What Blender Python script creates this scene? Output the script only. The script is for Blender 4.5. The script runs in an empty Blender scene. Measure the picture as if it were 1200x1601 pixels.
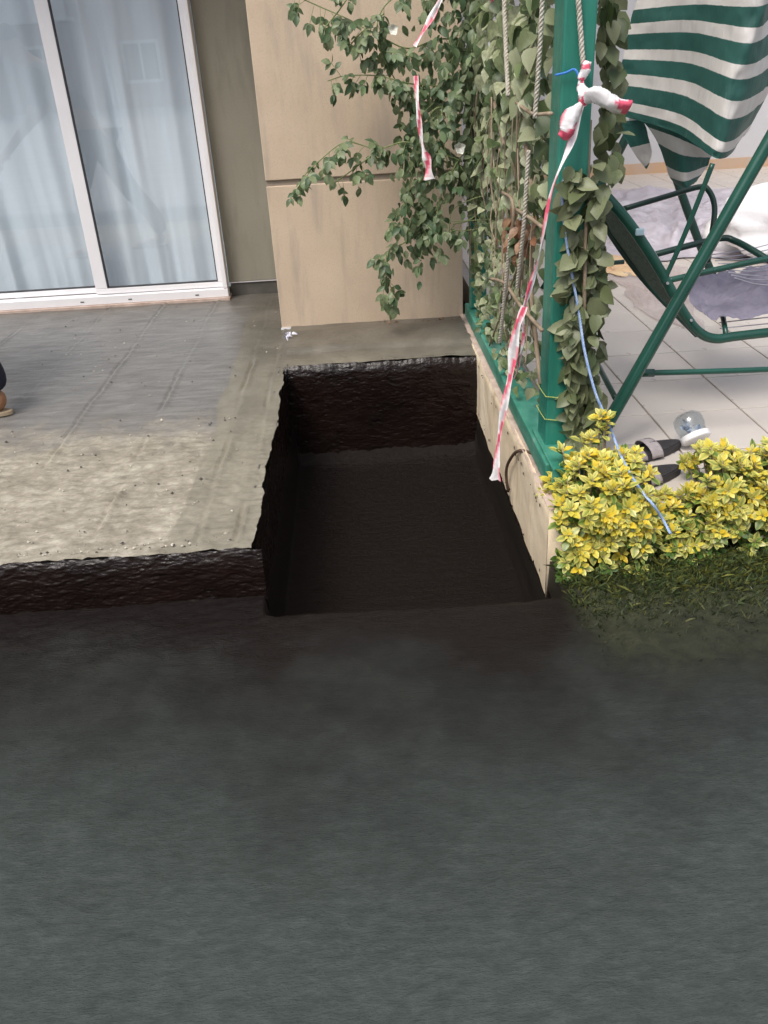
import bpy, math, random
import numpy as np
from mathutils import Vector, Matrix
random.seed(7); RN = np.random.RandomState(11)
S = bpy.context.scene; COL = S.collection
rad = math.radians

# ------------------------------------------------------------------ camera
F, CX, CY = 1306.0, 600.0, 800.0
CAM = Vector((0.0, 0.0, 1.3))
_vy = Vector((535-CX, 90-CY, F)).normalized()
_d = Vector((740-CX, 3190-CY, F)); _d = (_d - _d.dot(_vy)*_vy).normalized()
_u = -_d; _x = _vy.cross(_u)
if _x.x < 0: _x = -_x
ROT = Matrix((_x, _vy, _u))            # camera ray (x right, y down, z forward) -> world
cd = bpy.data.cameras.new('camera'); cam = bpy.data.objects.new('camera', cd); COL.objects.link(cam)
cd.sensor_fit = 'VERTICAL'; cd.sensor_height = 24.0; cd.lens = F/1601*24.0
cd.clip_start = 0.05; cd.clip_end = 400
_m = Matrix((ROT @ Vector((1,0,0)), ROT @ Vector((0,-1,0)), ROT @ Vector((0,0,-1)))).transposed()
cam.matrix_world = Matrix.Translation(CAM) @ _m.to_4x4()
S.camera = cam
S.render.resolution_x, S.render.resolution_y = 768, 1024

# ------------------------------------------------------------------ light
SUN_EL, SUN_AZ = 58.0, 215.0           # azimuth clockwise from +Y: behind the camera, to the left
W = bpy.data.worlds.new('World'); S.world = W; W.use_nodes = True
nt = W.node_tree; nt.nodes.clear()
sky = nt.nodes.new('ShaderNodeTexSky'); sky.sky_type = 'NISHITA'; sky.sun_disc = False
sky.sun_elevation = rad(SUN_EL); sky.sun_rotation = rad(SUN_AZ); sky.air_density = 1.0; sky.dust_density = 4.0
hs = nt.nodes.new('ShaderNodeHueSaturation'); hs.inputs['Saturation'].default_value = 0.5
bg = nt.nodes.new('ShaderNodeBackground'); bg.inputs['Strength'].default_value = 0.15
wo = nt.nodes.new('ShaderNodeOutputWorld')
nt.links.new(sky.outputs[0], hs.inputs['Color']); nt.links.new(hs.outputs[0], bg.inputs[0]); nt.links.new(bg.outputs[0], wo.inputs[0])
sd = bpy.data.lights.new('sun', 'SUN'); sd.energy = 1.5; sd.angle = rad(22); sd.color = (1.0, 0.95, 0.87)
sun = bpy.data.objects.new('sun', sd); COL.objects.link(sun)
_az, _el = rad(SUN_AZ), rad(SUN_EL)
_dir = Vector((math.sin(_az)*math.cos(_el), math.cos(_az)*math.cos(_el), math.sin(_el)))
sun.rotation_euler = _dir.to_track_quat('Z', 'Y').to_euler()
S.view_settings.view_transform = 'Standard'; S.view_settings.look = 'None'
S.view_settings.exposure = 0.45; S.view_settings.gamma = 1.0; S.view_settings.use_curve_mapping = False

# ------------------------------------------------------------------ helpers
def ray(px, py): return ROT @ Vector((px-CX, py-CY, F))
def atz(px, py, z): r = ray(px, py); return CAM + r*((z-CAM.z)/r.z)
def aty(px, py, y): r = ray(px, py); return CAM + r*((y-CAM.y)/r.y)
def atx(px, py, x): r = ray(px, py); return CAM + r*((x-CAM.x)/r.x)

def _hash(ix, iy, iz, seed):
    n = (ix*374761393 + iy*668265263 + iz*2147483647 + seed*1274126177) & 0xffffffff
    n = ((n ^ (n >> 13)) * 1274126177) & 0xffffffff
    return ((n ^ (n >> 16)) & 0xffff) / 65535.0
def vnoise(x, y, z=0.0, seed=0):
    x = np.asarray(x, float); y = np.asarray(y, float); z = np.asarray(z, float) + 0*x
    ix, iy, iz = np.floor(x).astype(np.int64), np.floor(y).astype(np.int64), np.floor(z).astype(np.int64)
    fx, fy, fz = x-ix, y-iy, z-iz
    fx, fy, fz = [t*t*(3-2*t) for t in (fx, fy, fz)]
    r = 0
    for a in (0, 1):
        for b in (0, 1):
            for c in (0, 1):
                r = r + _hash(ix+a, iy+b, iz+c, seed)*(fx if a else 1-fx)*(fy if b else 1-fy)*(fz if c else 1-fz)
    return r*2-1
def fbm(x, y, z=0.0, o=4, seed=0):
    r = 0; a = 1.0; f = 1.0
    for k in range(o):
        r = r + a*vnoise(np.asarray(x)*f, np.asarray(y)*f, np.asarray(z)*f, seed+k); a *= .5; f *= 2.03
    return r
def sstep(a, b, x): t = np.clip((np.asarray(x, float)-a)/(b-a), 0, 1); return t*t*(3-2*t)

class G:
    """collects geometry for one mesh"""
    def __init__(s): s.v = []; s.f = []; s.c = []; s.m = []
    def add(s, v, f, c=None, m=0):
        o = len(s.v); s.v += [tuple(p) for p in v]; s.f += [tuple(i+o for i in q) for q in f]
        s.c += (list(c) if c is not None else [(1, 1, 1, 1)]*len(v)); s.m += [m]*len(f); return s
    def box(s, a, b, c=None, m=0):
        x0, y0, z0 = a; x1, y1, z1 = b
        v = [(x0,y0,z0),(x1,y0,z0),(x1,y1,z0),(x0,y1,z0),(x0,y0,z1),(x1,y0,z1),(x1,y1,z1),(x0,y1,z1)]
        return s.add(v, [(3,2,1,0),(4,5,6,7),(0,1,5,4),(1,2,6,5),(2,3,7,6),(3,0,4,7)], [c]*8 if c else None, m)
    def tube(s, pts, r, n=8, sub=6, smooth=True, c=None, flat=1.0, m=0):
        pts = [Vector(p) for p in pts]
        rr = list(r) if isinstance(r, (list, tuple)) else [r]*len(pts)
        if smooth and len(pts) > 2: pts, rr = spline(pts, rr, sub)
        fr = frames(pts); v = []; f = []
        for i, (p, (t, a, b)) in enumerate(zip(pts, fr)):
            for k in range(n):
                th = 2*math.pi*k/n
                v.append(p + a*math.cos(th)*rr[i] + b*math.sin(th)*rr[i]*flat)
        for i in range(len(pts)-1):
            for k in range(n): f.append((i*n+k, i*n+(k+1) % n, (i+1)*n+(k+1) % n, (i+1)*n+k))
        f.append(tuple(range(n-1, -1, -1))); f.append(tuple(range((len(pts)-1)*n, len(pts)*n)))
        return s.add(v, f, [c]*len(v) if c else None, m)
def spline(pts, rr, sub):
    P = [pts[0]*2-pts[1]] + pts + [pts[-1]*2-pts[-2]]; o = []; ro = []
    for i in range(1, len(P)-2):
        for k in range(sub):
            t = k/sub; p0, p1, p2, p3 = P[i-1], P[i], P[i+1], P[i+2]
            o.append(0.5*((2*p1)+(p2-p0)*t+(2*p0-5*p1+4*p2-p3)*t*t+(3*p1-p0-3*p2+p3)*t**3))
            ro.append(rr[i-1]*(1-t)+rr[min(i, len(rr)-1)]*t)
    o.append(pts[-1]); ro.append(rr[-1]); return o, ro
def frames(pts):
    out = []; a = None
    for i, p in enumerate(pts):
        t = (pts[min(i+1, len(pts)-1)] - pts[max(i-1, 0)])
        t = t.normalized() if t.length > 1e-9 else Vector((0, 0, 1))
        if a is None:
            a = t.cross(Vector((0, 1, 0)));
            if a.length < .1: a = t.cross(Vector((1, 0, 0)))
        a = (a - t*a.dot(t)).normalized(); out.append((t, a, t.cross(a)))
    return out
def mesh(name, g, mats, smooth=False, autosm=None):
    me = bpy.data.meshes.new(name); me.from_pydata(g.v, [], g.f)
    for m in (mats if isinstance(mats, (list, tuple)) else [mats]): me.materials.append(m)
    ca = me.color_attributes.new('Col', 'FLOAT_COLOR', 'POINT')
    ca.data.foreach_set('color', np.array(g.c, np.float32).ravel())
    me.polygons.foreach_set('material_index', g.m)
    me.polygons.foreach_set('use_smooth', [smooth]*len(me.polygons))
    me.update(); return me
def tag(o, label=None, cat=None, group=None, kind=None):
    for k, v in (('label', label), ('category', cat), ('group', group), ('kind', kind)):
        if v: o[k] = v
    return o
WL = {}
def obj(name, g, mats, parent=None, smooth=False, bevel=0, **kw):
    """one object; geometry given in world coordinates, made local to the parent's origin"""
    if parent is not None:
        q = WL[parent.name]; g.v = [(a[0]-q[0], a[1]-q[1], a[2]-q[2]) for a in g.v]
    o = bpy.data.objects.new(name, mesh(name, g, mats, smooth)); COL.objects.link(o)
    if parent is not None: o.parent = parent; WL[o.name] = WL[parent.name]
    else: WL[o.name] = (0, 0, 0)
    if bevel:
        b = o.modifiers.new('bevel', 'BEVEL'); b.width = bevel; b.segments = 2; b.limit_method = 'ANGLE'
    return tag(o, **kw)
def empty(name, loc, **kw):
    o = bpy.data.objects.new(name, None); o.empty_display_size = .1; COL.objects.link(o); o.location = loc
    WL[o.name] = tuple(loc); return tag(o, **kw)
def grid(xs, ys, fn):
    """fn(X, Y) -> (X, Y, Z) arrays"""
    X, Y = np.meshgrid(xs, ys); A, B, C_ = fn(X, Y); A = A+0*X; B = B+0*X; C_ = C_+0*X
    v = np.stack([A.ravel(), B.ravel(), C_.ravel()], 1).tolist(); n = len(xs)
    i = np.arange(len(ys)-1)[:, None]*n + np.arange(n-1)[None, :]; i = i.ravel()
    f = np.stack([i, i+1, i+n+1, i+n], 1).tolist()
    return G().add(v, f)

# ------------------------------------------------------------------ materials
def nodes(name):
    m = bpy.data.materials.new(name); m.use_nodes = True; t = m.node_tree
    b = t.nodes['Principled BSDF']; return m, t, b, t.nodes.new, t.links.new
def ramp(t, stops):
    r = t.nodes.new('ShaderNodeValToRGB'); e = r.color_ramp.elements
    while len(e) < len(stops): e.new(.5)
    for q, (p, c) in zip(e, stops): q.position = p; q.color = (*c, 1)
    return r
def noise(t, scale, detail=4, rough=.55, stretch=(1, 1, 1), src='Object'):
    tc = t.nodes.new('ShaderNodeTexCoord'); mp = t.nodes.new('ShaderNodeMapping'); mp.inputs['Scale'].default_value = stretch
    n = t.nodes.new('ShaderNodeTexNoise'); n.inputs['Scale'].default_value = scale
    n.inputs['Detail'].default_value = detail; n.inputs['Roughness'].default_value = rough
    t.links.new(tc.outputs[src], mp.inputs[0]); t.links.new(mp.outputs[0], n.inputs['Vector']); return n
def bump(t, b, hts, dist=.01):
    prev = None
    for h, s in hts:
        bp = t.nodes.new('ShaderNodeBump'); bp.inputs['Strength'].default_value = s; bp.inputs['Distance'].default_value = dist
        t.links.new(h, bp.inputs['Height'])
        if prev: t.links.new(prev, bp.inputs['Normal'])
        prev = bp.outputs[0]
    t.links.new(prev, b.inputs['Normal'])
def pm(name, cols, scale=5, rough=.6, bscale=None, bstr=.3, stretch=(1,1,1), rvar=0, spec=.5, metal=0, bd=.004, detail=5, lo=.3, hi=.7):
    m, t, b, N, L = nodes(name)
    n = noise(t, scale, detail, .6, stretch)
    k = len(cols); r = ramp(t, [(lo+(hi-lo)*i/max(1, k-1), c) for i, c in enumerate(cols)])
    L(n.outputs[0], r.inputs[0]); L(r.outputs[0], b.inputs['Base Color'])
    b.inputs['Roughness'].default_value = rough; b.inputs['Specular IOR Level'].default_value = spec; b.inputs['Metallic'].default_value = metal
    if rvar:
        n2 = noise(t, scale*2.3, 4); mr = N('ShaderNodeMapRange'); mr.inputs['To Min'].default_value = rough-rvar; mr.inputs['To Max'].default_value = rough+rvar
        mr.inputs['From Min'].default_value = .3; mr.inputs['From Max'].default_value = .7
        L(n2.outputs[0], mr.inputs[0]); L(mr.outputs[0], b.inputs['Roughness'])
    if bscale: bump(t, b, [(noise(t, bscale, 5, .6, stretch).outputs[0], bstr)], bd)
    return m
def mixc(t, fac, a, b):
    x = t.nodes.new('ShaderNodeMix'); x.data_type = 'RGBA'
    for s, v in ((0, fac), (6, a), (7, b)):
        if isinstance(v, (int, float)): x.inputs[s].default_value = v
        elif isinstance(v, tuple): x.inputs[s].default_value = (*v, 1)
        else: t.links.new(v, x.inputs[s])
    return x.outputs[2]
def mrange(t, src, a, b, c=0., d=1., smooth=True):
    m = t.nodes.new('ShaderNodeMapRange'); m.interpolation_type = 'SMOOTHSTEP' if smooth else 'LINEAR'
    for k, v in (('From Min', a), ('From Max', b), ('To Min', c), ('To Max', d)): m.inputs[k].default_value = v
    t.links.new(src, m.inputs['Value']); return m.outputs[0]
def math_(t, op, a, b=0.):
    m = t.nodes.new('ShaderNodeMath'); m.operation = op
    for s, v in ((0, a), (1, b)):
        if isinstance(v, (int, float)): m.inputs[s].default_value = v
        else: t.links.new(v, m.inputs[s])
    return m.outputs[0]
def xyz(t):
    tc = t.nodes.new('ShaderNodeTexCoord'); s = t.nodes.new('ShaderNodeSeparateXYZ'); t.links.new(tc.outputs['Object'], s.inputs[0]); return s.outputs
def leafmat(name, rough=.45, trans=.25, var=.25, mul=1.0):
    m, t, b, N, L = nodes(name)
    a = N('ShaderNodeVertexColor'); a.layer_name = 'Col'
    oi = N('ShaderNodeObjectInfo'); n = noise(t, 60, 3)
    v = math_(t, 'ADD', mrange(t, n.outputs[0], .3, .7, mul*(1-var), mul*(1+var)), 0)
    h = N('ShaderNodeHueSaturation'); L(a.outputs[0], h.inputs['Color']); L(v, h.inputs['Value'])
    L(h.outputs[0], b.inputs['Base Color']); b.inputs['Roughness'].default_value = rough
    tr = N('ShaderNodeBsdfTranslucent'); L(h.outputs[0], tr.inputs[0])
    mx = N('ShaderNodeMixShader'); mx.inputs[0].default_value = trans
    out = t.nodes['Material Output']; L(b.outputs[0], mx.inputs[1]); L(tr.outputs[0], mx.inputs[2]); L(mx.outputs[0], out.inputs[0])
    return m
def vcmat(name, rough=.5, **kw):
    m, t, b, N, L = nodes(name)
    a = N('ShaderNodeVertexColor'); a.layer_name = 'Col'
    n = noise(t, kw.get('scale', 30), 4); h = N('ShaderNodeHueSaturation'); L(a.outputs[0], h.inputs['Color'])
    L(mrange(t, n.outputs[0], .3, .7, .82, 1.12), h.inputs['Value']); L(h.outputs[0], b.inputs['Base Color'])
    b.inputs['Roughness'].default_value = rough
    bump(t, b, [(noise(t, kw.get('bs', 200), 4).outputs[0], kw.get('bstr', .2))], .002)
    return m

# bitumen: black-brown, brushed on, still shining
def bitumen_mat():
    m, t, b, N, L = nodes('wet bitumen')
    n = noise(t, 5, 4); r = ramp(t, [(.3, (.0060, .0031, .0027)), (.7, (.0130, .0070, .0055))]); L(n.outputs[0], r.inputs[0]); L(r.outputs[0], b.inputs['Base Color'])
    n2 = noise(t, 14, 5); L(mrange(t, n2.outputs[0], .35, .65, .14, .30), b.inputs['Roughness']); b.inputs['Specular IOR Level'].default_value = .38
    bump(t, b, [(noise(t, 38, 5, .6, (.5, 1, 1.8)).outputs[0], .35), (noise(t, 140, 3, .6).outputs[0], .25)], .008)
    return m
M_bit = bitumen_mat()
# ground: bitumen in the trench, grey-green felt darkening towards it and the terrace foot, soil at the hedge
def ground_mat():
    m, t, b, N, L = nodes('grey green ground')
    X = xyz(t)
    warp = noise(t, 3, 5, .6)
    w = math_(t, 'MULTIPLY', math_(t, 'SUBTRACT', warp.outputs[0], .5), .7)
    yy = math_(t, 'ADD', X[1], w)
    mott = noise(t, 42, 8, .74, (.5, 1.4, 1)); fine = noise(t, 190, 5, .75, (.4, 1.3, 1))
    gr = ramp(t, [(.34, (.054, .070, .064)), (.5, (.076, .094, .087)), (.66, (.100, .119, .112))]); L(mott.outputs[0], gr.inputs[0])
    g2 = mixc(t, mrange(t, fine.outputs[0], .4, .7, 0, .35), gr.outputs[0], (.040, .052, .050))
    g1 = mixc(t, mrange(t, noise(t, 9, 5).outputs[0], .3, .7), (.014, .0145, .013), (.027, .028, .025))
    # the dark tone reaches furthest in front of the trench mouth
    dx = math_(t, 'ABSOLUTE', math_(t, 'SUBTRACT', X[0], .08)); y2 = math_(t, 'ADD', yy, mrange(t, dx, .15, .85, .13, -.02))
    c = mixc(t, mrange(t, y2, .95, 1.85), g2, g1)
    c = mixc(t, mrange(t, y2, 1.80, 2.06), c, (.0080, .0043, .0034))
    so = ramp(t, [(.3, (.028, .034, .016)), (.7, (.075, .082, .042))]); L(noise(t, 30, 5).outputs[0], so.inputs[0])
    c = mixc(t, math_(t, 'MULTIPLY', mrange(t, X[0], .53, .66), mrange(t, math_(t, 'ADD', X[1], math_(t, 'MULTIPLY', w, .8)), 1.55, 2.1)), c, so.outputs[0])
    far = mixc(t, mrange(t, noise(t, 3, 4).outputs[0], .3, .7), (.34, .35, .36), (.46, .47, .48))
    c = mixc(t, mrange(t, yy, .35, -.15), c, far)
    L(c, b.inputs['Base Color'])
    L(math_(t, 'ADD', mrange(t, yy, 1.6, 2.1, .85, .32), mrange(t, X[0], .55, .65, 0, .5)), b.inputs['Roughness']); b.inputs['Specular IOR Level'].default_value = .28
    bump(t, b, [(mott.outputs[0], .75), (fine.outputs[0], .7)], .012)
    return m
M_ground = ground_mat()
# terrace screed: trowelled wet grey at the back and right, sandy and rough at the front
def screed_mat():
    m, t, b, N, L = nodes('cement screed')
    X = xyz(t)
    w = math_(t, 'MULTIPLY', math_(t, 'SUBTRACT', noise(t, 6, 5, .65).outputs[0], .5), .9)
    w2 = math_(t, 'MULTIPLY', math_(t, 'SUBTRACT', noise(t, 9, 4, .6, (1, .3, 1)).outputs[0], .5), .12)
    yy = math_(t, 'ADD', X[1], w); xx = math_(t, 'ADD', X[0], w2)
    str_ = noise(t, 7, 6, .7, (.6, 3.5, 1))
    wet = ramp(t, [(.3, (.105, .100, .096)), (.5, (.162, .156, .149)), (.7, (.235, .227, .216))]); L(str_.outputs[0], wet.inputs[0])
    fi = noise(t, 22, 7, .72, (.8, 1.3, 1)); blo = noise(t, 5.5, 6, .68)
    sand = ramp(t, [(.36, (.165, .147, .115)), (.5, (.285, .258, .205)), (.64, (.45, .415, .345))]); L(math_(t, 'ADD', math_(t, 'MULTIPLY', fi.outputs[0], .6), math_(t, 'MULTIPLY', blo.outputs[0], .4)), sand.inputs[0])
    c = mixc(t, mrange(t, yy, 2.95, 3.45), sand.outputs[0], wet.outputs[0])
    # fresh olive mortar band along the trench edge, with a square hand-trowelled return
    ol = mixc(t, mrange(t, noise(t, 9, 5, .6, (1, .35, 1)).outputs[0], .3, .7), (.155, .143, .110), (.235, .218, .170))
    band = math_(t, 'MULTIPLY', mrange(t, xx, -.645, -.625), mrange(t, X[1], 2.4, 3.4, .72, 1.0))
    c = mixc(t, math_(t, 'MULTIPLY', band, .85), c, ol)
    dk = mixc(t, mrange(t, noise(t, 4, 4).outputs[0], .35, .65), (.075, .068, .056), (.115, .105, .090))
    c = mixc(t, math_(t, 'MULTIPLY', mrange(t, yy, 3.6, 4.4), math_(t, 'MULTIPLY', mrange(t, xx, -.75, -.55), .8)), c, dk)
    c = mixc(t, mrange(t, yy, 4.75, 5.3, 0, .7), c, dk)
    # light chips and dark crumbs
    vo = N('ShaderNodeTexVoronoi'); vo.inputs['Scale'].default_value = 16; tc = N('ShaderNodeTexCoord'); L(tc.outputs['Object'], vo.inputs[0])
    chips = math_(t, 'MULTIPLY', mrange(t, vo.outputs['Distance'], .22, .05), mrange(t, noise(t, 5.2, 4).outputs[0], .58, .68, 0, .6))
    c = mixc(t, math_(t, 'MULTIPLY', chips, mrange(t, yy, 3.6, 3.0)), c, (.62, .56, .42))
    v2 = N('ShaderNodeTexVoronoi'); v2.inputs['Scale'].default_value = 23; L(tc.outputs['Object'], v2.inputs[0])
    crumbs = math_(t, 'MULTIPLY', mrange(t, v2.outputs['Distance'], .13, .07), mrange(t, noise(t, 4.1, 3).outputs[0], .56, .64))
    c = mixc(t, math_(t, 'MULTIPLY', crumbs, .8), c, (.07, .06, .045))
    L(c, b.inputs['Base Color'])
    ro = mixc(t, mrange(t, yy, 3.0, 3.6), (.8, .8, .8), (.33, .33, .33)); L(ro, b.inputs['Roughness'])
    bump(t, b, [(fi.outputs[0], .55), (str_.outputs[0], .35)], .008)
    return m
M_screed = screed_mat()
def plaster_mat(name, cols, streak=None, bs=220, bstr=.45):
    m, t, b, N, L = nodes(name)
    n = noise(t, 1.6, 6, .6); r = ramp(t, [(.3, cols[0]), (.7, cols[1])]); L(n.outputs[0], r.inputs[0])
    g = noise(t, 130, 4, .7); c = mixc(t, mrange(t, g.outputs[0], .45, .75, 0, .28), r.outputs[0], tuple(x*.6 for x in cols[0]))
    if streak:
        s = noise(t, 5, 4, .6, (2.2, 2.2, .35)); c = mixc(t, mrange(t, s.outputs[0], .46, .72, 0, .75), c, streak)
    L(c, b.inputs['Base Color']); b.inputs['Roughness'].default_value = .9; b.inputs['Specular IOR Level'].default_value = .2
    bump(t, b, [(noise(t, bs, 5, .65).outputs[0], bstr)], .004); return m
M_plaster = plaster_mat('beige plaster', [(.53, .415, .305), (.64, .51, .385)], streak=(.42, .345, .28))
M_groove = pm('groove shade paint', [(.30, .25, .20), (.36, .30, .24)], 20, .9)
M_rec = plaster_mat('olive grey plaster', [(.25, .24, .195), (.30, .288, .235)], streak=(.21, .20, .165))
M_cream = plaster_mat('cream render', [(.66, .53, .36), (.86, .74, .56)], streak=(.48, .36, .23), bs=60)
M_upvc = pm('white upvc', [(.78, .77, .79), (.84, .83, .85)], 4, .3)
M_gasket = pm('dark gasket', [(.03, .03, .035), (.05, .05, .055)], 30, .6)
M_sill = pm('pinkish mortar sill', [(.40, .30, .25), (.58, .46, .40)], 14, .85, 60, .6)
M_green = pm('green painted metal', [(.012, .135, .095), (.028, .205, .150), (.11, .27, .21)], 9, .42, 60, .12, stretch=(1.5, 1.5, .25), rvar=.1, lo=.3, hi=.9)
M_greenworn = pm('worn pale green paint', [(.015, .16, .11), (.07, .27, .20), (.30, .38, .33)], 11, .5, 60, .3, stretch=(1, .5, 1), lo=.35, hi=.85)
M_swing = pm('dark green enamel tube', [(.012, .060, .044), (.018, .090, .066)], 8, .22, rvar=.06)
M_swingshade = pm('shaded green tube', [(.006, .030, .024), (.010, .048, .036)], 8, .35)  # swing enamel at about half tone: shade painted into rear and far tubes
M_tile = pm('beige floor tile', [(.50, .45, .41), (.57, .52, .475)], 3, .33, 40, .05, rvar=.08)
M_grout = pm('grey grout', [(.28, .25, .23), (.36, .33, .30)], 20, .9)
M_patside = pm('patio edge', [(.35, .31, .27), (.45, .40, .35)], 9, .8)
M_farwall = plaster_mat('pale grey wall', [(.58, .58, .60), (.66, .66, .68)])
M_orange = pm('faded orange trim', [(.60, .36, .18), (.55, .42, .33)], 3, .7)
M_wood = pm('vine wood', [(.20, .14, .09), (.36, .29, .21)], 12, .8, 60, .6, stretch=(1, 1, .3))
M_shoot = pm('green shoot', [(.16, .22, .07), (.24, .28, .12)], 9, .6)
M_rope = pm('dirty white rope', [(.40, .36, .30), (.62, .58, .50)], 60, .85, 300, .5)
M_brope = pm('blue rope', [(.02, .15, .55), (.08, .28, .72)], 40, .6, 300, .4)
M_lrope = pm('faded blue rope', [(.20, .33, .62), (.42, .52, .72)], 50, .6, 300, .4)
M_tape = vcmat('barrier tape', .38, scale=25, bs=60, bstr=.4)
M_leaf = leafmat('leaf'); M_hleaf = leafmat('glossy variegated leaf', .35, .2, .18)
M_vc = vcmat('painted', .6)
M_cloth = pm('mauve grey cloth', [(.14, .13, .18), (.27, .25, .32)], 6, .9, 90, .4)
M_wire = pm('seat wire', [(.30, .30, .36), (.50, .50, .55)], 8, .4, metal=.3)
M_rust = pm('rusty rod', [(.05, .03, .02), (.14, .08, .05)], 40, .8, 120, .6)
M_string = pm('yellow green string', [(.35, .42, .10), (.45, .50, .16)], 20, .7)

def curtain_mat():
    m, t, b, N, L = nodes('sheer curtain')
    b.inputs['Base Color'].default_value = (.80, .87, .92, 1); b.inputs['Roughness'].default_value = .9
    tr = N('ShaderNodeBsdfTranslucent'); tr.inputs[0].default_value = (.8, .85, .9, 1)
    mx = N('ShaderNodeMixShader'); mx.inputs[0].default_value = .08
    L(b.outputs[0], mx.inputs[1]); L(tr.outputs[0], mx.inputs[2]); L(mx.outputs[0], t.nodes['Material Output'].inputs[0]); return m
M_curtain = curtain_mat()
def pane_mat(name, tint=(.95, .98, 1.0), gl=.17):
    m, t, b, N, L = nodes(name); t.nodes.remove(b)
    tr = N('ShaderNodeBsdfTransparent'); tr.inputs[0].default_value = (*tint, 1)
    gs = N('ShaderNodeBsdfGlossy'); gs.inputs['Roughness'].default_value = .012
    fr = N('ShaderNodeLayerWeight'); fr.inputs[0].default_value = .5
    f = math_(t, 'ADD', math_(t, 'MULTIPLY', math_(t, 'POWER', fr.outputs['Facing'], 4.), .55), gl)
    mx = N('ShaderNodeMixShader'); L(f, mx.inputs[0]); L(tr.outputs[0], mx.inputs[1]); L(gs.outputs[0], mx.inputs[2])
    L(mx.outputs[0], t.nodes['Material Output'].inputs[0]); return m
M_pane = pane_mat('window glass'); M_clear = pane_mat('clear plastic', (.90, .92, .93), .05)

# ------------------------------------------------------------------ the setting: ground, terrace, patio
GZ = -.50
def axis(fine0, fine1, step, lo, hi):
    a = [lo, lo*.5+fine0*.5, fine0-2.5, fine0-1, fine0-.3]; b = [fine1+.3, fine1+1, fine1+2.5, fine1*.5+hi*.5, hi]
    return np.array(a + list(np.arange(fine0, fine1+step/2, step)) + b)
LV = -.16                                # level of the ground in front; the trench is sunk into it
def gfn(X, Y):
    loc = sstep(-2.6, -2.2, X)*sstep(2.9, 2.5, X)*sstep(.2, .6, Y)
    pit = sstep(2.06, 2.215, Y + .008*fbm(X*6, X*0, seed=17))*sstep(-.374, -.350, X - .022*(Y < 2.205))*sstep(.562, .545, X)*(Y < 4.05)
    z = LV - (.5+LV)*pit - .04*sstep(2.3, 2.6, Y)*(X > .56)
    crust = sstep(1.55, 2.1, Y)*sstep(.0, -.45, X)*(Y < 2.3)
    z = z + loc*crust*(.0028*fbm(X*24, Y*46, seed=80, o=4) + .0026*vnoise(X*75, Y*150, seed=85))
    z = z + loc*(1-.65*pit)*(.0024*fbm(X*18, Y*34, seed=1, o=5) + .005*fbm(X*2.2, Y*2.2, seed=9, o=3)) + (X > .58)*(Y > 1.7)*loc*.012*fbm(X*20, Y*20, seed=4)
    # coved corners where the coating runs up the trench walls
    inp = pit*(Y < 3.93)
    cz = .06*np.exp(-np.maximum(0, 3.865-Y)/.030) + .012*np.exp(-np.maximum(0, X+.36)/.02) + .012*np.exp(-np.maximum(0, .53-X)/.025)
    rough = (.008*fbm(X*45, Y*70, seed=31, o=3) + .004*vnoise(X*120, Y*150, seed=33))*np.exp(-np.maximum(0, 3.86-Y)/.06)
    return X, Y, z + inp*(np.minimum(cz, .08)+rough)
g = grid(axis(-2.2, 2.3, .0105, -80, 80), axis(.5, 4.0, .0105, -80, 80), gfn)
obj('ground', g, M_ground, smooth=True, kind='structure')

def terrace_fn(X, Y):
    z = .0025*fbm(X*7, Y*14, seed=21, o=5)*1.0 + .003*fbm(X*1.5, Y*1.5, seed=3)
    z = z + sstep(3.6, 2.8, Y)*.0035*fbm(X*30, Y*45, seed=8, o=4)
    for xj, s, w in ((-.552, 1, .010), (-.892, -1, .012), (-1.228, 1, .012), (-1.57, -1, .010), (-.43, 1, .006), (-2.0, 1, .012)):
        wob = .006*fbm(Y*4, Y*0+xj*9, seed=6); d = X-xj-wob
        amp = .12+.88*sstep(-.15, .45, fbm(Y*2.1, Y*0+xj*5, seed=14))
        z = z + amp*(.007*np.exp(-((d-.014)/w)**2) - .010*np.exp(-(d/.007)**2))
    return X, Y, z
EDGE = lambda Y: .010*fbm(Y*9, Y*0+1, seed=41, o=5)
FEDGE = lambda X: .010*fbm(X*9, X*0+3, seed=43, o=5)
g = grid(np.linspace(-2.6, -.372, 300), np.concatenate([np.linspace(2.205, 4.6, 330), np.linspace(4.62, 5.5, 60)]),
         lambda X, Y: (lambda A: (np.where(X > -.4, X+EDGE(Y), X), np.where(Y < 2.24, Y+FEDGE(X), Y), A[2]))(terrace_fn(X, Y)))
n0 = len(g.v)
g2 = grid(np.linspace(-.380, .56, 130), np.linspace(3.905, 4.62, 90),
          lambda X, Y: (X, np.where(Y < 3.93, Y+.012*fbm(X*8, X*0, seed=44, o=4), Y),
                        terrace_fn(X, Y)[2] + .004 + .022*sstep(4.08, 4.14, Y+.012*fbm(X*3, X*0, seed=50)) - .012*sstep(4.40, 4.56, Y)))
g.add(g2.v, g2.f)
g.box((-6, 2.215, -.49), (-2.598, 5.5, .001)); g.box((-2.7, 2.27, -.55), (-.44, 5.6, -.03)); g.box((-.44, 3.97, -.55), (.6, 5.0, -.03))
obj('terrace', g, M_screed, smooth=True, kind='structure')

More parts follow.
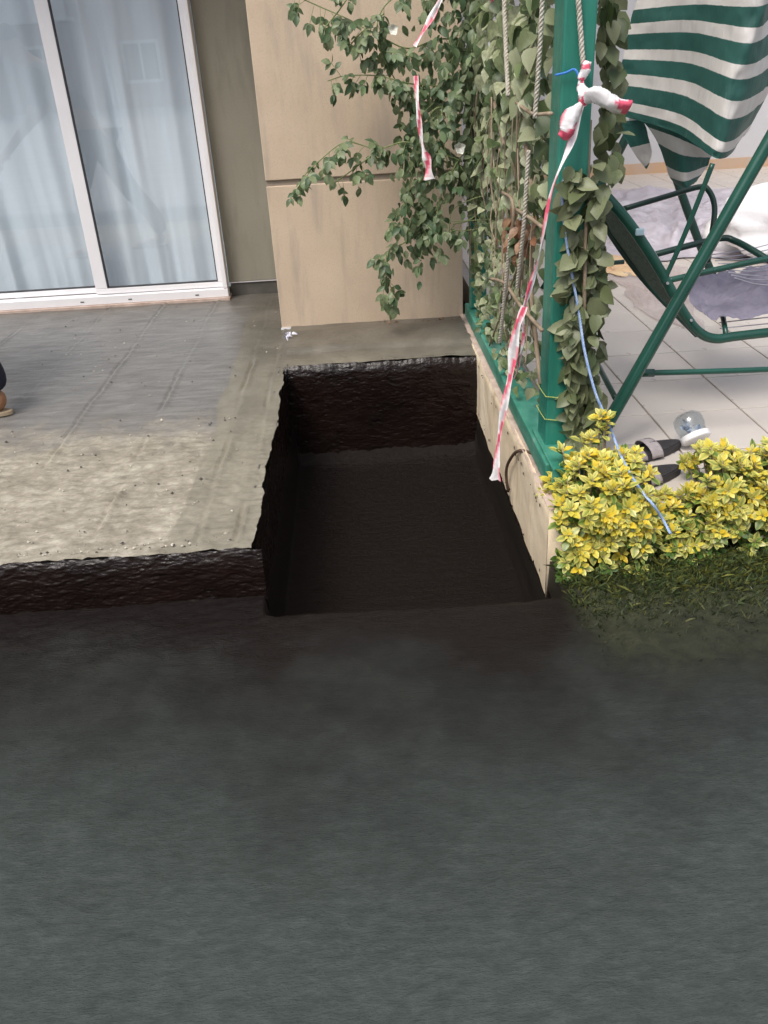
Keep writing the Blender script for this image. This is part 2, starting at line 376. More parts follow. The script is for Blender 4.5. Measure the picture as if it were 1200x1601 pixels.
# bitumen-coated faces: trench back, trench left, terrace front
def wall_grid(p0, p1, ztop, zbot, nrm, nu, nv, amp, seed, topamp=.006, rnd=0.):
    p0, p1, nrm = Vector(p0), Vector(p1), Vector(nrm); L_ = (p1-p0).length
    def fn(U, V):
        d = amp*fbm(U*22, V*60*(ztop-zbot), seed=seed, o=4) + amp*.8*vnoise(U*75, V*260*(ztop-zbot), seed=seed+5) + rnd*(1-np.exp(-V/.05))
        zt = ztop + topamp*fbm(U*14, U*0, seed=seed+9, o=4)
        zz = zt + (zbot-zt)*V
        d = d + .006*np.exp(-V*30)*0
        foot = .045*np.exp(-(1-V)*(ztop-zbot)/.02) if True else 0
        d = d + foot
        x = p0.x+(p1.x-p0.x)*U/L_+nrm.x*d; y = p0.y+(p1.y-p0.y)*U/L_+nrm.y*d
        return x, y, zz
    return grid(np.linspace(0, L_, nu), np.linspace(0, 1, nv), fn)
gb = wall_grid((-.40, 3.895, 0), (.58, 3.895, 0), .004, GZ-.02, (0, -1, 0), 260, 170, .0013, 60, .006, .030)
gl = wall_grid((-.366, 2.20, 0), (-.366, 3.93, 0), .002, GZ-.02, (1, 0, 0), 240, 110, .0014, 70, .008)
gf = wall_grid((-2.7, 2.200, 0), (-.345, 2.200, 0), .000, GZ-.02, (0, -1, 0), 520, 200, .0017, 80, .009, .020)
obj('trench_back_wall', gb, M_bit, smooth=True, kind='structure')
obj('trench_side_wall', gl, M_bit, smooth=True, kind='structure')
obj('terrace_front_wall', gf, M_bit, smooth=True, kind='structure')

# right kerb wall between trench and patio: cream render above, coating below
kb = empty('low_wall', (.60, 3.2, GZ), label='low cream rendered wall between the dark trench and the green beam', cat='low wall')
def kfn(V_, U): # U along y, V up
    z = -.285 + .012*fbm(U*4, U*0, seed=90, o=4) + (.028 - (-.285))*V_
    x = .552 + .0035*fbm(U*7, z*7, seed=91, o=4) + .012*sstep(.93, 1.0, V_)
    return x, U, z
g = grid(np.linspace(0, 1, 24), np.linspace(2.275, 4.57, 160), kfn)
g.box((.5525, 2.270, -.30), (.70, 2.2750, .028)); g.box((.566, 2.2755, -.52), (.70, 4.56, .015))
obj('render_face', g, M_cream, kb, smooth=True, label='peeling cream render')
g = wall_grid((.556, 4.0, 0), (.556, 2.15, 0), -.255, GZ-.02, (-1, 0, 0), 240, 60, .0014, 95, .015)
obj('bitumen_coat', g, M_bit, kb, smooth=True, label='black bitumen band at the foot of the wall')
g = grid(np.linspace(.552, .70, 14), np.linspace(2.275, 4.56, 120), lambda X, Y: (X, Y, .024+.006*fbm(X*20, Y*12, seed=77)))
obj('mortar_top', g, M_sill, kb, smooth=True)

g = G()
for i in range(60):
    y = random.uniform(2.3, 4.5); z = random.choice([-.27+abs(random.gauss(0, .03)), -.01-abs(random.gauss(0, .012))]); a0 = random.uniform(0, 6); s_ = random.uniform(.002, .007)
    x = .5468 if z < -.2 else .5475
    P = [(x-.0005, y+math.cos(a0+k)*s_*random.uniform(.6, 1.6), z+math.sin(a0+k)*s_*random.uniform(.6, 1.8)) for k in range(6)]
    g.add(P+[(x-.003, y, z)], [(k, (k+1) % 6, 6) for k in range(6)])
obj('bitumen_splash', g, M_bit, kb, smooth=True, kind='stuff')

# patio: grout bed and single tiles
TS = .362
pf = G(); pf.box((.70, 2.55, -.16), (8.0, 10.2, -.006)); pat = obj('patio_floor', pf, M_grout, kind='structure')
g = G(); g.box((.70, 2.51, -.19), (5.0, 2.549, -.002)); obj('patio_edge', g, M_patside, pat)
tm = None; ty = [3.04+TS*k for k in range(-2, 19)]; tx = [1.118+TS*k for k in range(-2, 14)]
tg = G(); e = .0035; a = TS/2-e; hz = .004
tg.add([(-a,-a,-hz),(a,-a,-hz),(a,a,-hz),(-a,a,-hz),(-a,-a,hz*.5),(a,-a,hz*.5),(a,a,hz*.5),(-a,a,hz*.5),
        (-a+.002,-a+.002,hz),(a-.002,-a+.002,hz),(a-.002,a-.002,hz),(-a+.002,a-.002,hz)],
       [(0,1,5,4),(1,2,6,5),(2,3,7,6),(3,0,4,7),(4,5,9,8),(5,6,10,9),(6,7,11,10),(7,4,8,11),(8,9,10,11)])
tmesh = mesh('tile', tg, M_tile)
for y0 in ty:
    for x0 in tx:
        if x0 > .62*(y0+.4)+.3 or x0+TS/2 < .75 or y0+TS > 10.1: continue
        o = bpy.data.objects.new('tile', tmesh); COL.objects.link(o); o.parent = pat
        o.location = (x0+TS/2, y0+TS/2, -.002+random.uniform(-.0006, .0006)); o.rotation_euler = (random.gauss(0, .0008), random.gauss(0, .0008), 0)
        if y0 < 2.5: o.scale = (1, 1, 1)

# ------------------------------------------------------------------ the building
bl = empty('apartment_block', (-.4, 5.2, 0), label='beige plastered apartment building with a recessed terrace door and projecting pier', cat='building')
CY0 = 4.56
g = G(); gz = .757
# pier in two plaster fields with a recessed groove
g.box((-.432, CY0, .0), (.572, 5.6, gz-.014)); g.box((-.426, CY0+.018, gz-.0145), (.566, 5.6, gz+.0145)); g.box((-.432, CY0-.001, gz+.014), (.572, 5.6, 3.2))
p = obj('pier', g, M_plaster, bl, bevel=.004)
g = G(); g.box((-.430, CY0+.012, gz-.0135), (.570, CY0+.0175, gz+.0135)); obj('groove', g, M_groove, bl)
g = G(); g.box((-.436, CY0-.006, .0), (.576, CY0-.0015, .012)); obj('plaster_lip', g, M_upvc, bl, label='thin whitish plaster drip at the foot of the pier')
WY = 5.40
g = G(); g.box((-.812, WY, .088), (-.40, 5.60, 3.2)); g.box((-6, WY, 2.25), (-.812, 5.6, 3.2)); g.box((-6, WY, .06), (-2.62, 5.6, 2.25))
obj('recess_wall', g, M_rec, bl, bevel=.003)
g = G(); g.box((-.806, WY+.012, -.02), (-.40, 5.6, .0875)); obj('plinth', g, pm('dark damp plinth', [(.05, .048, .042), (.10, .095, .085)], 9, .6, 60, .4), bl)
g = G(); g.box((-.806, WY+.004, .080), (-.432, WY+.012, .0875)); obj('plaster_edge', g, M_upvc, bl)
g = G(); g.box((-6, 4.62, 2.62), (-.4325, WY-.002, 2.80)); obj('balcony_slab', g, M_plaster, bl)
g = G(); g.box((-6, WY, 3.2), (.572, 9.8, 9)); g.box((-.432, CY0, 3.201), (.572, WY-.001, 9)); obj('upper_wall', g, M_plaster, bl)
g = G(); g.box((.40, 5.6, -.1), (.57, 9.8, 3.2)); g.box((-6, 9.6, -.1), (.40, 9.8, 3.2)); obj('side_wall', g, M_plaster, bl)
g = G(); g.box((-6, 5.61, -.04), (.39, 9.6, .02)); obj('room_floor', g, M_patside, bl)

# sliding door: frame, two sashes, panes
DY = 5.33
g = G()
X0, X1, Z0, Z1 = -2.60, -.813, .018, 2.24
g.box((X0, DY-.02, Z0), (X1, DY+.06, Z0+.052)); g.box((X0, DY-.02, Z1-.06), (X1, DY+.06, Z1))
g.box((X1-.030, DY-.021, Z0+.053), (X1-.001, DY+.06, Z1-.061)); g.box((X0+.001, DY-.021, Z0+.053), (X0+.05, DY+.06, Z1-.061))
dr = obj('sliding_door', g, M_upvc, bl, bevel=.004)
def sash(x0, x1, y, wl, wr):
    g = G(); g.box((x0, y, Z0+.056), (x1, y+.035, Z0+.090)); g.box((x0, y, Z1-.12), (x1, y+.035, Z1-.065))
    g.box((x0, y+.0005, Z0+.0905), (x0+wl, y+.0345, Z1-.1205)); g.box((x1-wr, y+.0005, Z0+.0905), (x1, y+.0345, Z1-.1205))
    s = obj('sash', g, M_upvc, dr, bevel=.003); ix0, ix1, iz0, iz1 = x0+wl, x1-wr, Z0+.090, Z1-.12
    gg = G()
    for a_, b_ in (((ix0, y+.002, iz0), (ix0+.006, y+.03, iz1)), ((ix1-.006, y+.002, iz0), (ix1, y+.03, iz1)), ((ix0+.0065, y+.002, iz0), (ix1-.0065, y+.03, iz0+.006))): gg.box(a_, b_)
    obj('gasket', gg, M_gasket, dr)
    gg = G(); gg.add([(ix0+.003, y+.018, iz0+.003), (ix1-.003, y+.018, iz0+.003), (ix1-.003, y+.018, iz1), (ix0+.003, y+.018, iz1)], [(0, 1, 2, 3)])
    obj('glass_pane', gg, M_pane, dr)
sash(-1.640, -.845, DY+.012, .074, .028); sash(-2.545, -1.572, DY-.028+.085, .05, .05)
for xx in (-1.74, -1.44, -1.02):
    g = G(); g.box((xx, DY-.0225, Z0+.020), (xx+.022, DY-.0205, Z0+.026)); obj('drain_slot', g, M_gasket, dr)
g = G(); g.box((-2.62, DY-.035, -.004), (-.806, DY+.05, .0175)); obj('threshold', g, M_sill, dr, bevel=.003, label='pinkish chipped mortar threshold')

# curtain
def curt(x0, x1, y, amp, seed, name, label):
    def fn(U, V):
        x = x0+(x1-x0)*U + .02*vnoise(U*3, V*2, seed=seed)
        ph = U*(x1-x0)*2*math.pi/.20 + 1.6*vnoise(U*5, V*.8, seed=seed+2)
        yy = y + amp*np.sin(ph)*(.5+.5*vnoise(U*4, V*1.1, seed=seed+4)+.35) + .012*vnoise(U*22, V*2.2, seed=seed+3)
        return x, yy, .05+2.15*V
    g = grid(np.linspace(0, 1, 170), np.linspace(0, 1, 50), fn)
    return obj(name, g, M_curtain, smooth=True, label=label, cat='curtain', group='sheer curtains behind the sliding door')
curt(-1.60, -.70, 5.47, .020, 3, 'curtain', 'white sheer curtain in soft folds behind the right pane of the sliding door')
curt(-2.75, -1.62, 5.50, .020, 8, 'curtain', 'white sheer curtain behind the left pane of the sliding door')

# far wall of the patio
fw = empty('garden_wall', (4, 9.9, 0), label='pale grey wall with a faded orange strip at its foot behind the swing', cat='wall')
g = G(); g.box((.58, 9.80, .11), (8.0, 10.2, 3.4)); obj('wall_face', g, M_farwall, fw)
g = G(); g.box((.58, 9.78, -.01), (8.0, 10.19, .1095)); obj('skirting_strip', g, M_orange, fw, label='faded orange strip')

# ------------------------------------------------------------------ building across the street, mirrored in the door
M_pink = plaster_mat('pink grey plaster', [(.42, .30, .29), (.50, .37, .35)]); M_wdark = pm('dark window', [(.03, .04, .05), (.06, .07, .08)], 3, .15)
ob_ = empty('apartment_block', (-6, -30, -.5), label='pinkish apartment block with white-framed windows, mirrored in the glass of the sliding door', cat='building')
g = G(); g.box((-32, -42, -.5), (24, -30, 13.5)); obj('wall', g, M_pink, ob_)
wf = G(); wf.box((-.75, -.06, -.7), (.75, .06, .7)); wf.v = wf.v
wfm = mesh('window', (lambda q: (q.box((-.8, 0, -.8), (.8, .08, -.68)), q.box((-.8, 0, .68), (.8, .08, .8)), q.box((-.8, 0, -.679), (-.68, .08, .679)), q.box((.68, 0, -.679), (.8, .08, .679)), q.box((-.05, 0, -.679), (.05, .06, .679)))[0] and q)(G()), M_upvc)
wpm = mesh('pane', G().box((-.67, .005, -.67), (.67, .03, .67)), M_wdark)
bm_ = mesh('balcony', G().box((-1.6, 0, -1.1), (1.6, 1.1, -.95)).box((-1.6, 1.02, -.95), (1.6, 1.1, .0)), M_upvc)
for fl in range(4):
    for k in range(13):
        X = -29+k*4.1; z = 1.6+fl*3.1
        w_ = bpy.data.objects.new('window', wfm); COL.objects.link(w_); w_.parent = ob_; w_.location = (X+6, .01, z+.5)
        q = bpy.data.objects.new('pane', wpm); COL.objects.link(q); q.parent = w_
        if k % 3 == 1 and fl:
            q = bpy.data.objects.new('balcony', bm_); COL.objects.link(q); q.parent = ob_; q.location = (X+6, .02, z+.1)

# ------------------------------------------------------------------ pergola: posts, sill beam
pg = empty('pergola', (.64, 3.4, .03), label='green painted pergola with two square posts and a sill beam on the low wall', cat='pergola')
g = G(); g.box((.600, 2.575, .105), (.690, 2.70, 2.6)); obj('post', g, M_green, pg, bevel=.006, label='near post, wide and bright green')
g = G(); g.box((.590, 4.36, .105), (.672, 4.44, 2.6)); obj('post', g, M_green, pg, bevel=.006, label='far post beside the pier')
g = G(); g.box((.575, 2.45, .030), (.685, 4.50, .100)); obj('sill_beam', g, M_greenworn, pg, bevel=.005)
g = G(); g.box((.585, 2.40, .1015), (.715, 2.725, .112)); g.box((.585, 2.388, .03), (.715, 2.3995, .112)); obj('base_plate', g, M_greenworn, pg, bevel=.003, label='pale worn base plate')
g = G(); g.box((.59, 2.5, 2.6), (.68, 4.5, 2.7)); obj('top_beam', g, M_green, pg, bevel=.005)
for z in (.285, .205):
    g = G(); g.tube([(.594, 2.570, z+.004), (.645, 2.5685, z-.004), (.696, 2.570, z), (.695, 2.64, z+.003), (.694, 2.706, z), (.64, 2.708, z), (.594, 2.706, z), (.5945, 2.63, z), (.594, 2.570, z+.004)], .0016, 5, smooth=False)
    tag(obj('string', g, M_string), 'thin yellow-green string tied round the near post, %s one' % ('upper' if z > .25 else 'lower'), 'string', 'strings round the near post')

# ------------------------------------------------------------------ foliage
def leafgeo(L=1., Wd=.7, kind='ovate', fold=.16, bend=.25, ce=(.1,.2,.05), cm=(.1,.2,.05)):
    prof = {'ovate': [(0, .05), (.2, .72), (.5, 1.), (.8, .62), (1, 0)], 'ivy': [(0, .40), (.10, .84), (.30, 1.), (.55, .80), (.80, .40), (1, 0)],
            'long': [(0, .1), (.3, .75), (.6, 1.), (.85, .6), (1, 0)]}[kind]
    g = G(); v = []; c = []
    for t, w in prof:
        z = -bend*t*t*L; v.append((0, t*L, z)); c.append((*cm, 1))
        v.append((-w*Wd/2, t*L*(.96 if t < 1 else 1), z+fold*w*Wd)); c.append((*ce, 1)); v.append((w*Wd/2, t*L*(.96 if t < 1 else 1), z+fold*w*Wd)); c.append((*ce, 1))
    f = []
    for i in range(len(prof)-1):
        a, b = 3*i, 3*i+3
        if i == len(prof)-2: f += [(a, b, a+1), (a, a+2, b)]
        else: f += [(a, b, b+1, a+1), (a, a+2, b+2, b)]
    return v, f, c
def lmat(p, tip, nrm, s):
    y = Vector(tip).normalized(); n = Vector(nrm); n = (n - y*n.dot(y))
    if n.length < 1e-4: n = y.orthogonal()
    n.normalize(); x = y.cross(n)
    return Matrix.Translation(p) @ Matrix((x, y, n)).transposed().to_4x4() @ Matrix.Scale(s, 4)
def jit(v, a): return Vector(v) + Vector((random.gauss(0, a), random.gauss(0, a), random.gauss(0, a)))
def plant(root, leaves, variants, mat, nparts=290, name='leaf', key=None):
    """leaves: (matrix, variant). The nearest become parts, the rest one mass."""
    ms = [mesh(name, G().add(*v), mat, True) for v in variants]
    key = key or (lambda q: (q[0].translation-CAM).length - q[0].to_scale().x*4)
    leaves.sort(key=key); inv = Matrix.Translation(-Vector(WL[root.name]))
    for m, k in leaves[:nparts]:
        o = bpy.data.objects.new(name, ms[k]); COL.objects.link(o); o.parent = root; o.matrix_basis = inv @ m
    rest = leaves[nparts:]
    if rest:
        g = G()
        for m, k in rest:
            v, f, c = variants[k]; g.add([m @ Vector(p) for p in v], f, c)
        obj('foliage', g, mat, root, smooth=True, kind='stuff')
def var_set(n, kind, Wd, base_cols, edge=1.0, vary=.22, fold=(.08, .24), bend=(.1, .4)):
    out = []
    for i in range(n):
        b = random.choice(base_cols); s = 1+random.uniform(-vary, vary)
        cm = tuple(x*s for x in b); ce = tuple(min(.9, x*s*edge) for x in b)
        out.append(leafgeo(1, Wd*random.uniform(.85, 1.15), kind, random.uniform(*fold), random.uniform(*bend), ce, cm))
    return out

# ivy screen between the posts
iv = empty('ivy', (.63, 3.5, .10), label='dense pale green ivy screen filling the gap between the two green posts', cat='climbing plant')
vs = var_set(14, 'ivy', .85, [(.13, .175, .075), (.18, .22, .105), (.24, .27, .15), (.06, .09, .035), (.29, .31, .19)], 1.15)
lv = []
for i in range(1750):
    y = 2.74+1.60*random.random()**.9; z = .12+1.75*random.random()
    x = random.choice([random.uniform(.575, .62), random.uniform(.60, .70)])
    low = 1-sstep(.55, .95, z); s = (.050+.028*random.random())*(1-.38*float(low))
    if z < .2+.25*random.random() and y < 3.0 and random.random() < .6: continue
    tip = jit((-.15, -.45, -.75), .4); nr = jit((-.75, -.55, .5), .45)
    lv.append((lmat((x, y, z), tip, nr, s*1.0), random.randrange(14)))
plant(iv, lv, vs, M_leaf)
g = G()
for pts, r, X in (([(766,435),(789,443),(813,477),(847,516)], .0065, .565), ([(785,300),(800,312),(802,347),(795,400)], .006, .565), ([(807,327),(825,338),(848,355)], .006, .565),
                  ([(807,160),(832,177),(862,177)], .0055, .565), ([(770,150),(790,240),(800,330),(815,420),(800,520),(790,600)], .008, .60), ([(830,60),(820,200),(835,330),(830,450),(845,600)], .008, .60),
                  ([(765,540),(790,470),(815,400)], .004, .57)):
    g.tube([atx(a_, b_, X) for a_, b_ in pts], r, 7)
for i in range(46):
    y = random.uniform(2.75, 4.3); z = random.uniform(.25, .9); L_ = random.uniform(.12, .4); a_ = random.gauss(0, .35)
    g.tube([(.575+random.uniform(-.01, .02), y, z), (.572, y+L_*a_*.5+.01, z+L_*.5), (.578, y+L_*a_, z+L_)], random.uniform(.0014, .0035), 5, sub=4)
obj('stem', g, M_wood, iv, smooth=True, label='bare brown vine stems')
dv = var_set(5, 'ovate', .6, [(.22, .10, .05), (.28, .16, .09)]); gd = G()
for i in range(46):
    c0 = atx(808+random.gauss(0, 14), 358+random.gauss(0, 16), .575); m = lmat(c0, jit((0, -.3, -.8), .5), jit((-.7, -.5, .3), .4), .035+random.random()*.02)
    v, f, c = random.choice(dv); gd.add([m @ Vector(p) for p in v], f, c)
obj('dry_leaves', gd, M_leaf, iv, smooth=True, kind='stuff', label='withered brown leaf clump')

# ivy climbing the near post on its right
ip = empty('ivy', (.72, 2.68, .02), label='dark broad-leaved ivy climbing up the right side of the near green post', cat='climbing plant')
vs = var_set(16, 'ovate', .72, [(.22, .25, .13), (.065, .095, .035), (.10, .135, .055), (.15, .18, .085), (.20, .22, .12)], 1.1)
lv = []
for i in range(480):
    py = random.uniform(255, 695); w = 26 if py < 480 else 20+8*(1-(py-480)/220.); cxx = 917 if py < 480 else 912+ (py-480)*.01
    px = cxx+random.uniform(-w, w)*1.05; d = random.choice([2.56, 2.60, 2.66, 2.73]); 
    if px < 900 and d > 2.57: d = 2.555
    p = aty(px, py, d); p.x = max(p.x, .625 if py < 470 else .655)
    s = random.uniform(.038, .082) if d < 2.62 else random.uniform(.04, .07)
    lv.append((lmat(p, jit((-.25, -.35, -.7), .5), jit((-.1, -.75, .6), .55), s), random.randrange(12)))
for i in range(70):
    py = random.uniform(-40, 265); p = aty(948+random.uniform(-10, 16)*(1 if py > 120 else 1.2), py, random.uniform(2.68, 2.8))
    lv.append((lmat(p, jit((.1, -.3, -.8), .3), jit((.0, -.8, .5), .45), random.uniform(.05, .075)), random.randrange(16)))
plant(ip, lv, vs, M_leaf)
g = G(); g.tube([(.71, 2.72, .02), (.70, 2.715, .4), (.71, 2.72, .8), (.70, 2.715, 1.3), (.71, 2.72, 1.8)], .009, 7)
g.tube([(.72, 2.71, .02), (.725, 2.70, .3), (.70, 2.56, .55), (.69, 2.56, .8), (.72, 2.7, 1.1)], .006, 6)
obj('stem', g, M_wood, ip, smooth=True)

# climbing rose over the pier
rs = empty('climbing_rose', (.55, 4.30, .05), label='climbing rose with toothed mid green leaves spreading left over the beige pier', cat='climbing plant')
vs = var_set(12, 'ovate', .62, [(.055, .10, .045), (.085, .145, .065), (.125, .18, .085), (.20, .25, .13)], 1.05)
br = [([(752,70),(690,60),(640,75),(600,60),(545,30),(500,10),(455,-10)], 4.25), ([(752,150),(690,135),(640,130),(590,118),(540,118),(512,126)], 4.2),
      ([(752,290),(700,255),(640,222),(590,232),(540,222),(500,250),(475,275),(462,305)], 4.2), ([(720,180),(680,170),(655,230),(640,300),(660,350),(675,385)], 4.15),
      ([(690,330),(660,360),(630,380),(608,392),(604,430),(622,470)], 4.2), ([(750,20),(720,60),(700,120),(690,190),(700,260)], 4.12), ([(745,-40),(650,-20),(600,10),(590,60),(615,120),(640,160)], 4.22),
      ([(755,230),(725,240),(700,280),(680,330)], 4.1), ([(560,-30),(530,15),(505,45)], 4.25), ([(752,330),(730,345),(708,350)], 4.15), ([(590,235),(560,258),(524,285)],4.22), ([(600,20),(560,55),(540,80)],4.2)]
g = G(); lv = []
VLEN = lambda a, b: (a-b).length
for bi, (pts, d) in enumerate(br):
    W_ = [aty(a_, b_, d+.04*math.sin(k*1.7+bi)) for k, (a_, b_) in enumerate(pts)]
    sp, rr = spline(W_, [.004-.0022*k/len(W_) for k in range(len(W_))], 10); g.tube(sp, rr, 5, smooth=False)
    acc = 0
    for k in range(1, len(sp)):
        acc += VLEN(sp[k], sp[k-1])
        dens = .030 if bi not in (3, 5) else .020
        while acc > dens:
            acc -= dens
            # compound leaf: petiole with five leaflets
            base = sp[k]; dirn = jit((-.1, -.45, -.55), .5).normalized(); ln = random.uniform(.05, .10)
            if bi in (3, 5, 7): base = base+Vector((random.gauss(0, .05), random.uniform(-.06, .06), random.gauss(0, .03)))
            end = base+dirn*ln; g.tube([base, end], .0012, 4, smooth=False)
            nr = jit((-.1, -.75, .6), .3); side = dirn.cross(nr).normalized(); s = random.uniform(.040, .062)
            lv.append((lmat(end, jit(dirn*1.0+Vector((0, 0, -.45)), .15), nr, s), random.randrange(12)))
            for q in (.55, .95):
                for sg in (-1, 1):
                    if random.random() < .2: continue
                    lv.append((lmat(base+dirn*ln*q, jit(side*sg*.8+dirn*.5+Vector((0, 0, -.45)), .15), jit(nr, .25), s*random.uniform(.7, .95)), random.randrange(12)))
# dense mass beside the far post
for i in range(620):
    py = random.uniform(-50, 360); px = random.gauss(738, 20) if py < 330 else random.gauss(760, 12)
    if i % 3 == 0: px = random.gauss(690, 28); py = random.gauss(110, 75)
    p = aty(px, py, random.uniform(4.1, 4.34))
    lv.append((lmat(p, jit((-.1, -.35, -.8), .45), jit((-.2, -.75, .5), .4), random.uniform(.035, .055)), random.randrange(12)))
for i in range(150):
    p = aty(random.gauss(640, 14), random.gauss(240, 70), random.uniform(4.12, 4.3)); lv.append((lmat(p, jit((-.1, -.35, -.8), .45), jit((-.2, -.75, .5), .4), random.uniform(.035, .055)), random.randrange(12)))
for i in range(120):
    p = aty(random.gauss(655, 20), random.gauss(345, 28), random.uniform(4.12, 4.3)); lv.append((lmat(p, jit((-.1, -.35, -.8), .45), jit((-.2, -.75, .5), .4), random.uniform(.035, .055)), random.randrange(12)))
plant(rs, lv, vs, M_leaf)
for pts in ([(759,305),(735,312),(707,330),(701,375)], [(770,342),(740,344),(705,346)], [(770,345),(745,358),(706,360)], [(760,262),(735,250),(718,232)], [(720,250),(690,240),(670,236)]):
    g.tube([aty(a_, b_, 4.1) for a_, b_ in pts], .0022, 5)
g.tube([(.62, 4.28, .1), (.60, 4.26, .6), (.63, 4.28, 1.1), (.60, 4.26, 1.8)], .010, 7)
obj('stem', g, M_shoot, rs, smooth=True)
def blossom(px, py, d, s):
    g = G(); c = aty(px, py, d)
    for k in range(11):
        a_ = k*2.4; r_ = s*(.25+.05*k); dirv = Vector((math.cos(a_), -.3, math.sin(a_)))
        v, f, cc = leafgeo(1, .95, 'ovate', .25, -.35, (.80, .80, .74), (.74, .76, .66)); m = lmat(c+dirv*s*.1, dirv, Vector((-dirv.x*.6, -1, -dirv.z*.6)), r_+s*.3)
        g.add([m @ Vector(p) for p in v], f, cc)
    obj('flower', g, M_leaf, rs, smooth=True, label='small white rose bloom')
blossom(718, 230, 4.06, .030); blossom(614, 45, 4.1, .026)

# ropes
def rope(pts, r, mat, label, cat='rope', group=None, turns=55, name='rope'):
    pts = [Vector(p) for p in pts]; sp, _ = spline(pts, [r]*len(pts), 14) if len(pts) > 2 else ([pts[0].lerp(pts[1], k/40) for k in range(41)], None)
    # resample evenly
    L = [0]
    for a_, b_ in zip(sp, sp[1:]): L.append(L[-1]+(b_-a_).length)
    n = max(20, int(L[-1]/.0045)); n = min(n, 420); out = []; j = 0
    for k in range(n+1):
        s = L[-1]*k/n
        while j < len(L)-2 and L[j+1] < s: j += 1
        out.append(sp[j].lerp(sp[j+1], (s-L[j])/max(1e-9, L[j+1]-L[j])))
    fr = frames(out); g = G()
    for q in range(3):
        P = []
        for k, (p, (t, a_, b_)) in enumerate(zip(out, fr)):
            th = 2*math.pi*(q/3+L[-1]*k/n*turns/2); P.append(p+(a_*math.cos(th)+b_*math.sin(th))*r*.52)
        g.tube(P, r*.56, 5, smooth=False)
    o = obj(name, g, mat, smooth=True); return tag(o, label, cat, group)
rope([atx(787, -25, .555), atx(790, 60, .555), atx(794, 150, .552)], .008, M_rope, 'short twisted pale rope hanging at the top of the ivy near the far post', group='twisted ropes')
rope([atx(849, -25, .56), atx(844, 70, .56), atx(836, 184, .556)], .0075, M_rope, 'twisted pale rope hanging in the upper ivy close to the near post', group='twisted ropes')
rope([atx(826, 235, .558), atx(822, 300, .556), atx(818, 360, .556), atx(808, 450, .556)], .0075, M_rope, 'twisted rope running down the middle of the ivy behind the red and white tape', group='twisted ropes')
rope([atx(797, 370, .553), atx(791, 440, .553), atx(781, 535, .553)], .0075, M_rope, 'twisted rope low in the ivy beside the far post', group='twisted ropes')
rope([aty(902, -25, 2.562), aty(906, 30, 2.562), aty(911, 100, 2.56)], .0075, M_rope, 'twisted pale rope hanging down the face of the near green post', group='twisted ropes')
rope([aty(868, 117, 2.566), aty(885, 113, 2.560), aty(898, 108, 2.556), aty(905, 122, 2.552), aty(908, 142, 2.548)], .0035, M_brope, 'thin bright blue rope looped at the tape knot on the near post', turns=120, group='blue ropes')
rope([aty(884, 262, 2.562), aty(879, 315, 2.555), aty(888, 395, 2.55), aty(904, 485, 2.54), aty(914, 550, 2.50), aty(930, 612, 2.46), aty(946, 650, 2.44), aty(962, 690, 2.38), aty(972, 715, 2.31), aty(988, 745, 2.24), aty(1003, 768, 2.20), aty(1020, 788, 2.15), aty(1036, 812, 2.16), aty(1048, 834, 2.12)],
     .0046, M_lrope, 'long faded blue rope running down the near post and over the yellow hedge', turns=80, group='blue ropes')

# red and white barrier tape
RED, WHT = (.72, .10, .17, 1), (.86, .83, .84, 1)
def ribbon(g, pts, w, tw0, tw1, c0=0., per=.11, wj=.25, fold=.25):
    pts = [Vector(p) for p in pts]; sp, ww = spline(pts, list(w) if isinstance(w, (list, tuple)) else [w]*len(pts), 16); fr = frames(sp); s = c0; v = []; c = []; n = len(sp)
    for k, (p, (t, a_, b_)) in enumerate(zip(sp, fr)):
        if k: s += (p-sp[k-1]).length
        th = tw0+(tw1-tw0)*k/n + .35*math.sin(k*.23+c0*30); d = a_*math.cos(th)+b_*math.sin(th); nn = t.cross(d)
        wd = ww[k]*(1+wj*math.sin(k*.31+c0*40)); PK = (.80, .42, .47, 1)
        for q, h in ((-1, 0), (-.35, fold), (.3, -fold*.6), (1, .1)): v.append(p+d*wd*q*.5+nn*wd*h); ph_ = (s/per+q*.30) % 1; c.append(RED if ph_ < .34 else (PK if ph_ < .42 else WHT))
    f = [(4*k+i, 4*k+i+1, 4*k+i+5, 4*k+i+4) for k in range(n-1) for i in range(3)]
    g.add(v, f, c); return g
bt = empty('barrier_tape', aty(912, 140, 2.54), label='long red and white barrier tape knotted on the near green post, trailing into the trench', cat='barrier tape', group='red and white barrier tapes')
g = ribbon(G(), [aty(912, 150, 2.535), aty(895, 215, 2.52), aty(862, 300, 2.52), aty(843, 400, 2.52), aty(820, 478, 2.50)], .017, 0, 2.6, .06, .30)
g = ribbon(g, [aty(918, 95, 2.55), aty(908, 125, 2.545), aty(912, 150, 2.54)], [.024, .018, .014], .5, 1.4, .02, .07)
obj('strand', g, M_tape, bt, smooth=True)
g = ribbon(G(), [aty(820, 478, 2.50), aty(806, 520, 2.50), aty(797, 590, 2.50), aty(783, 660, 2.50), aty(777, 715, 2.50), aty(774, 750, 2.50)], [.016, .026, .024, .016, .016, .040], .1, .5, .02, .21)
obj('strand', g, M_tape, bt, smooth=True, label='lower tail hanging in front of the trench wall')
g = ribbon(G(), [aty(818, 478, 2.52), aty(818, 530, 2.53), aty(810, 575, 2.53), aty(803, 592, 2.53)], [.016, .018, .014, .006], .8, 2.8, .05, .12)
obj('strand', g, M_tape, bt, smooth=True)
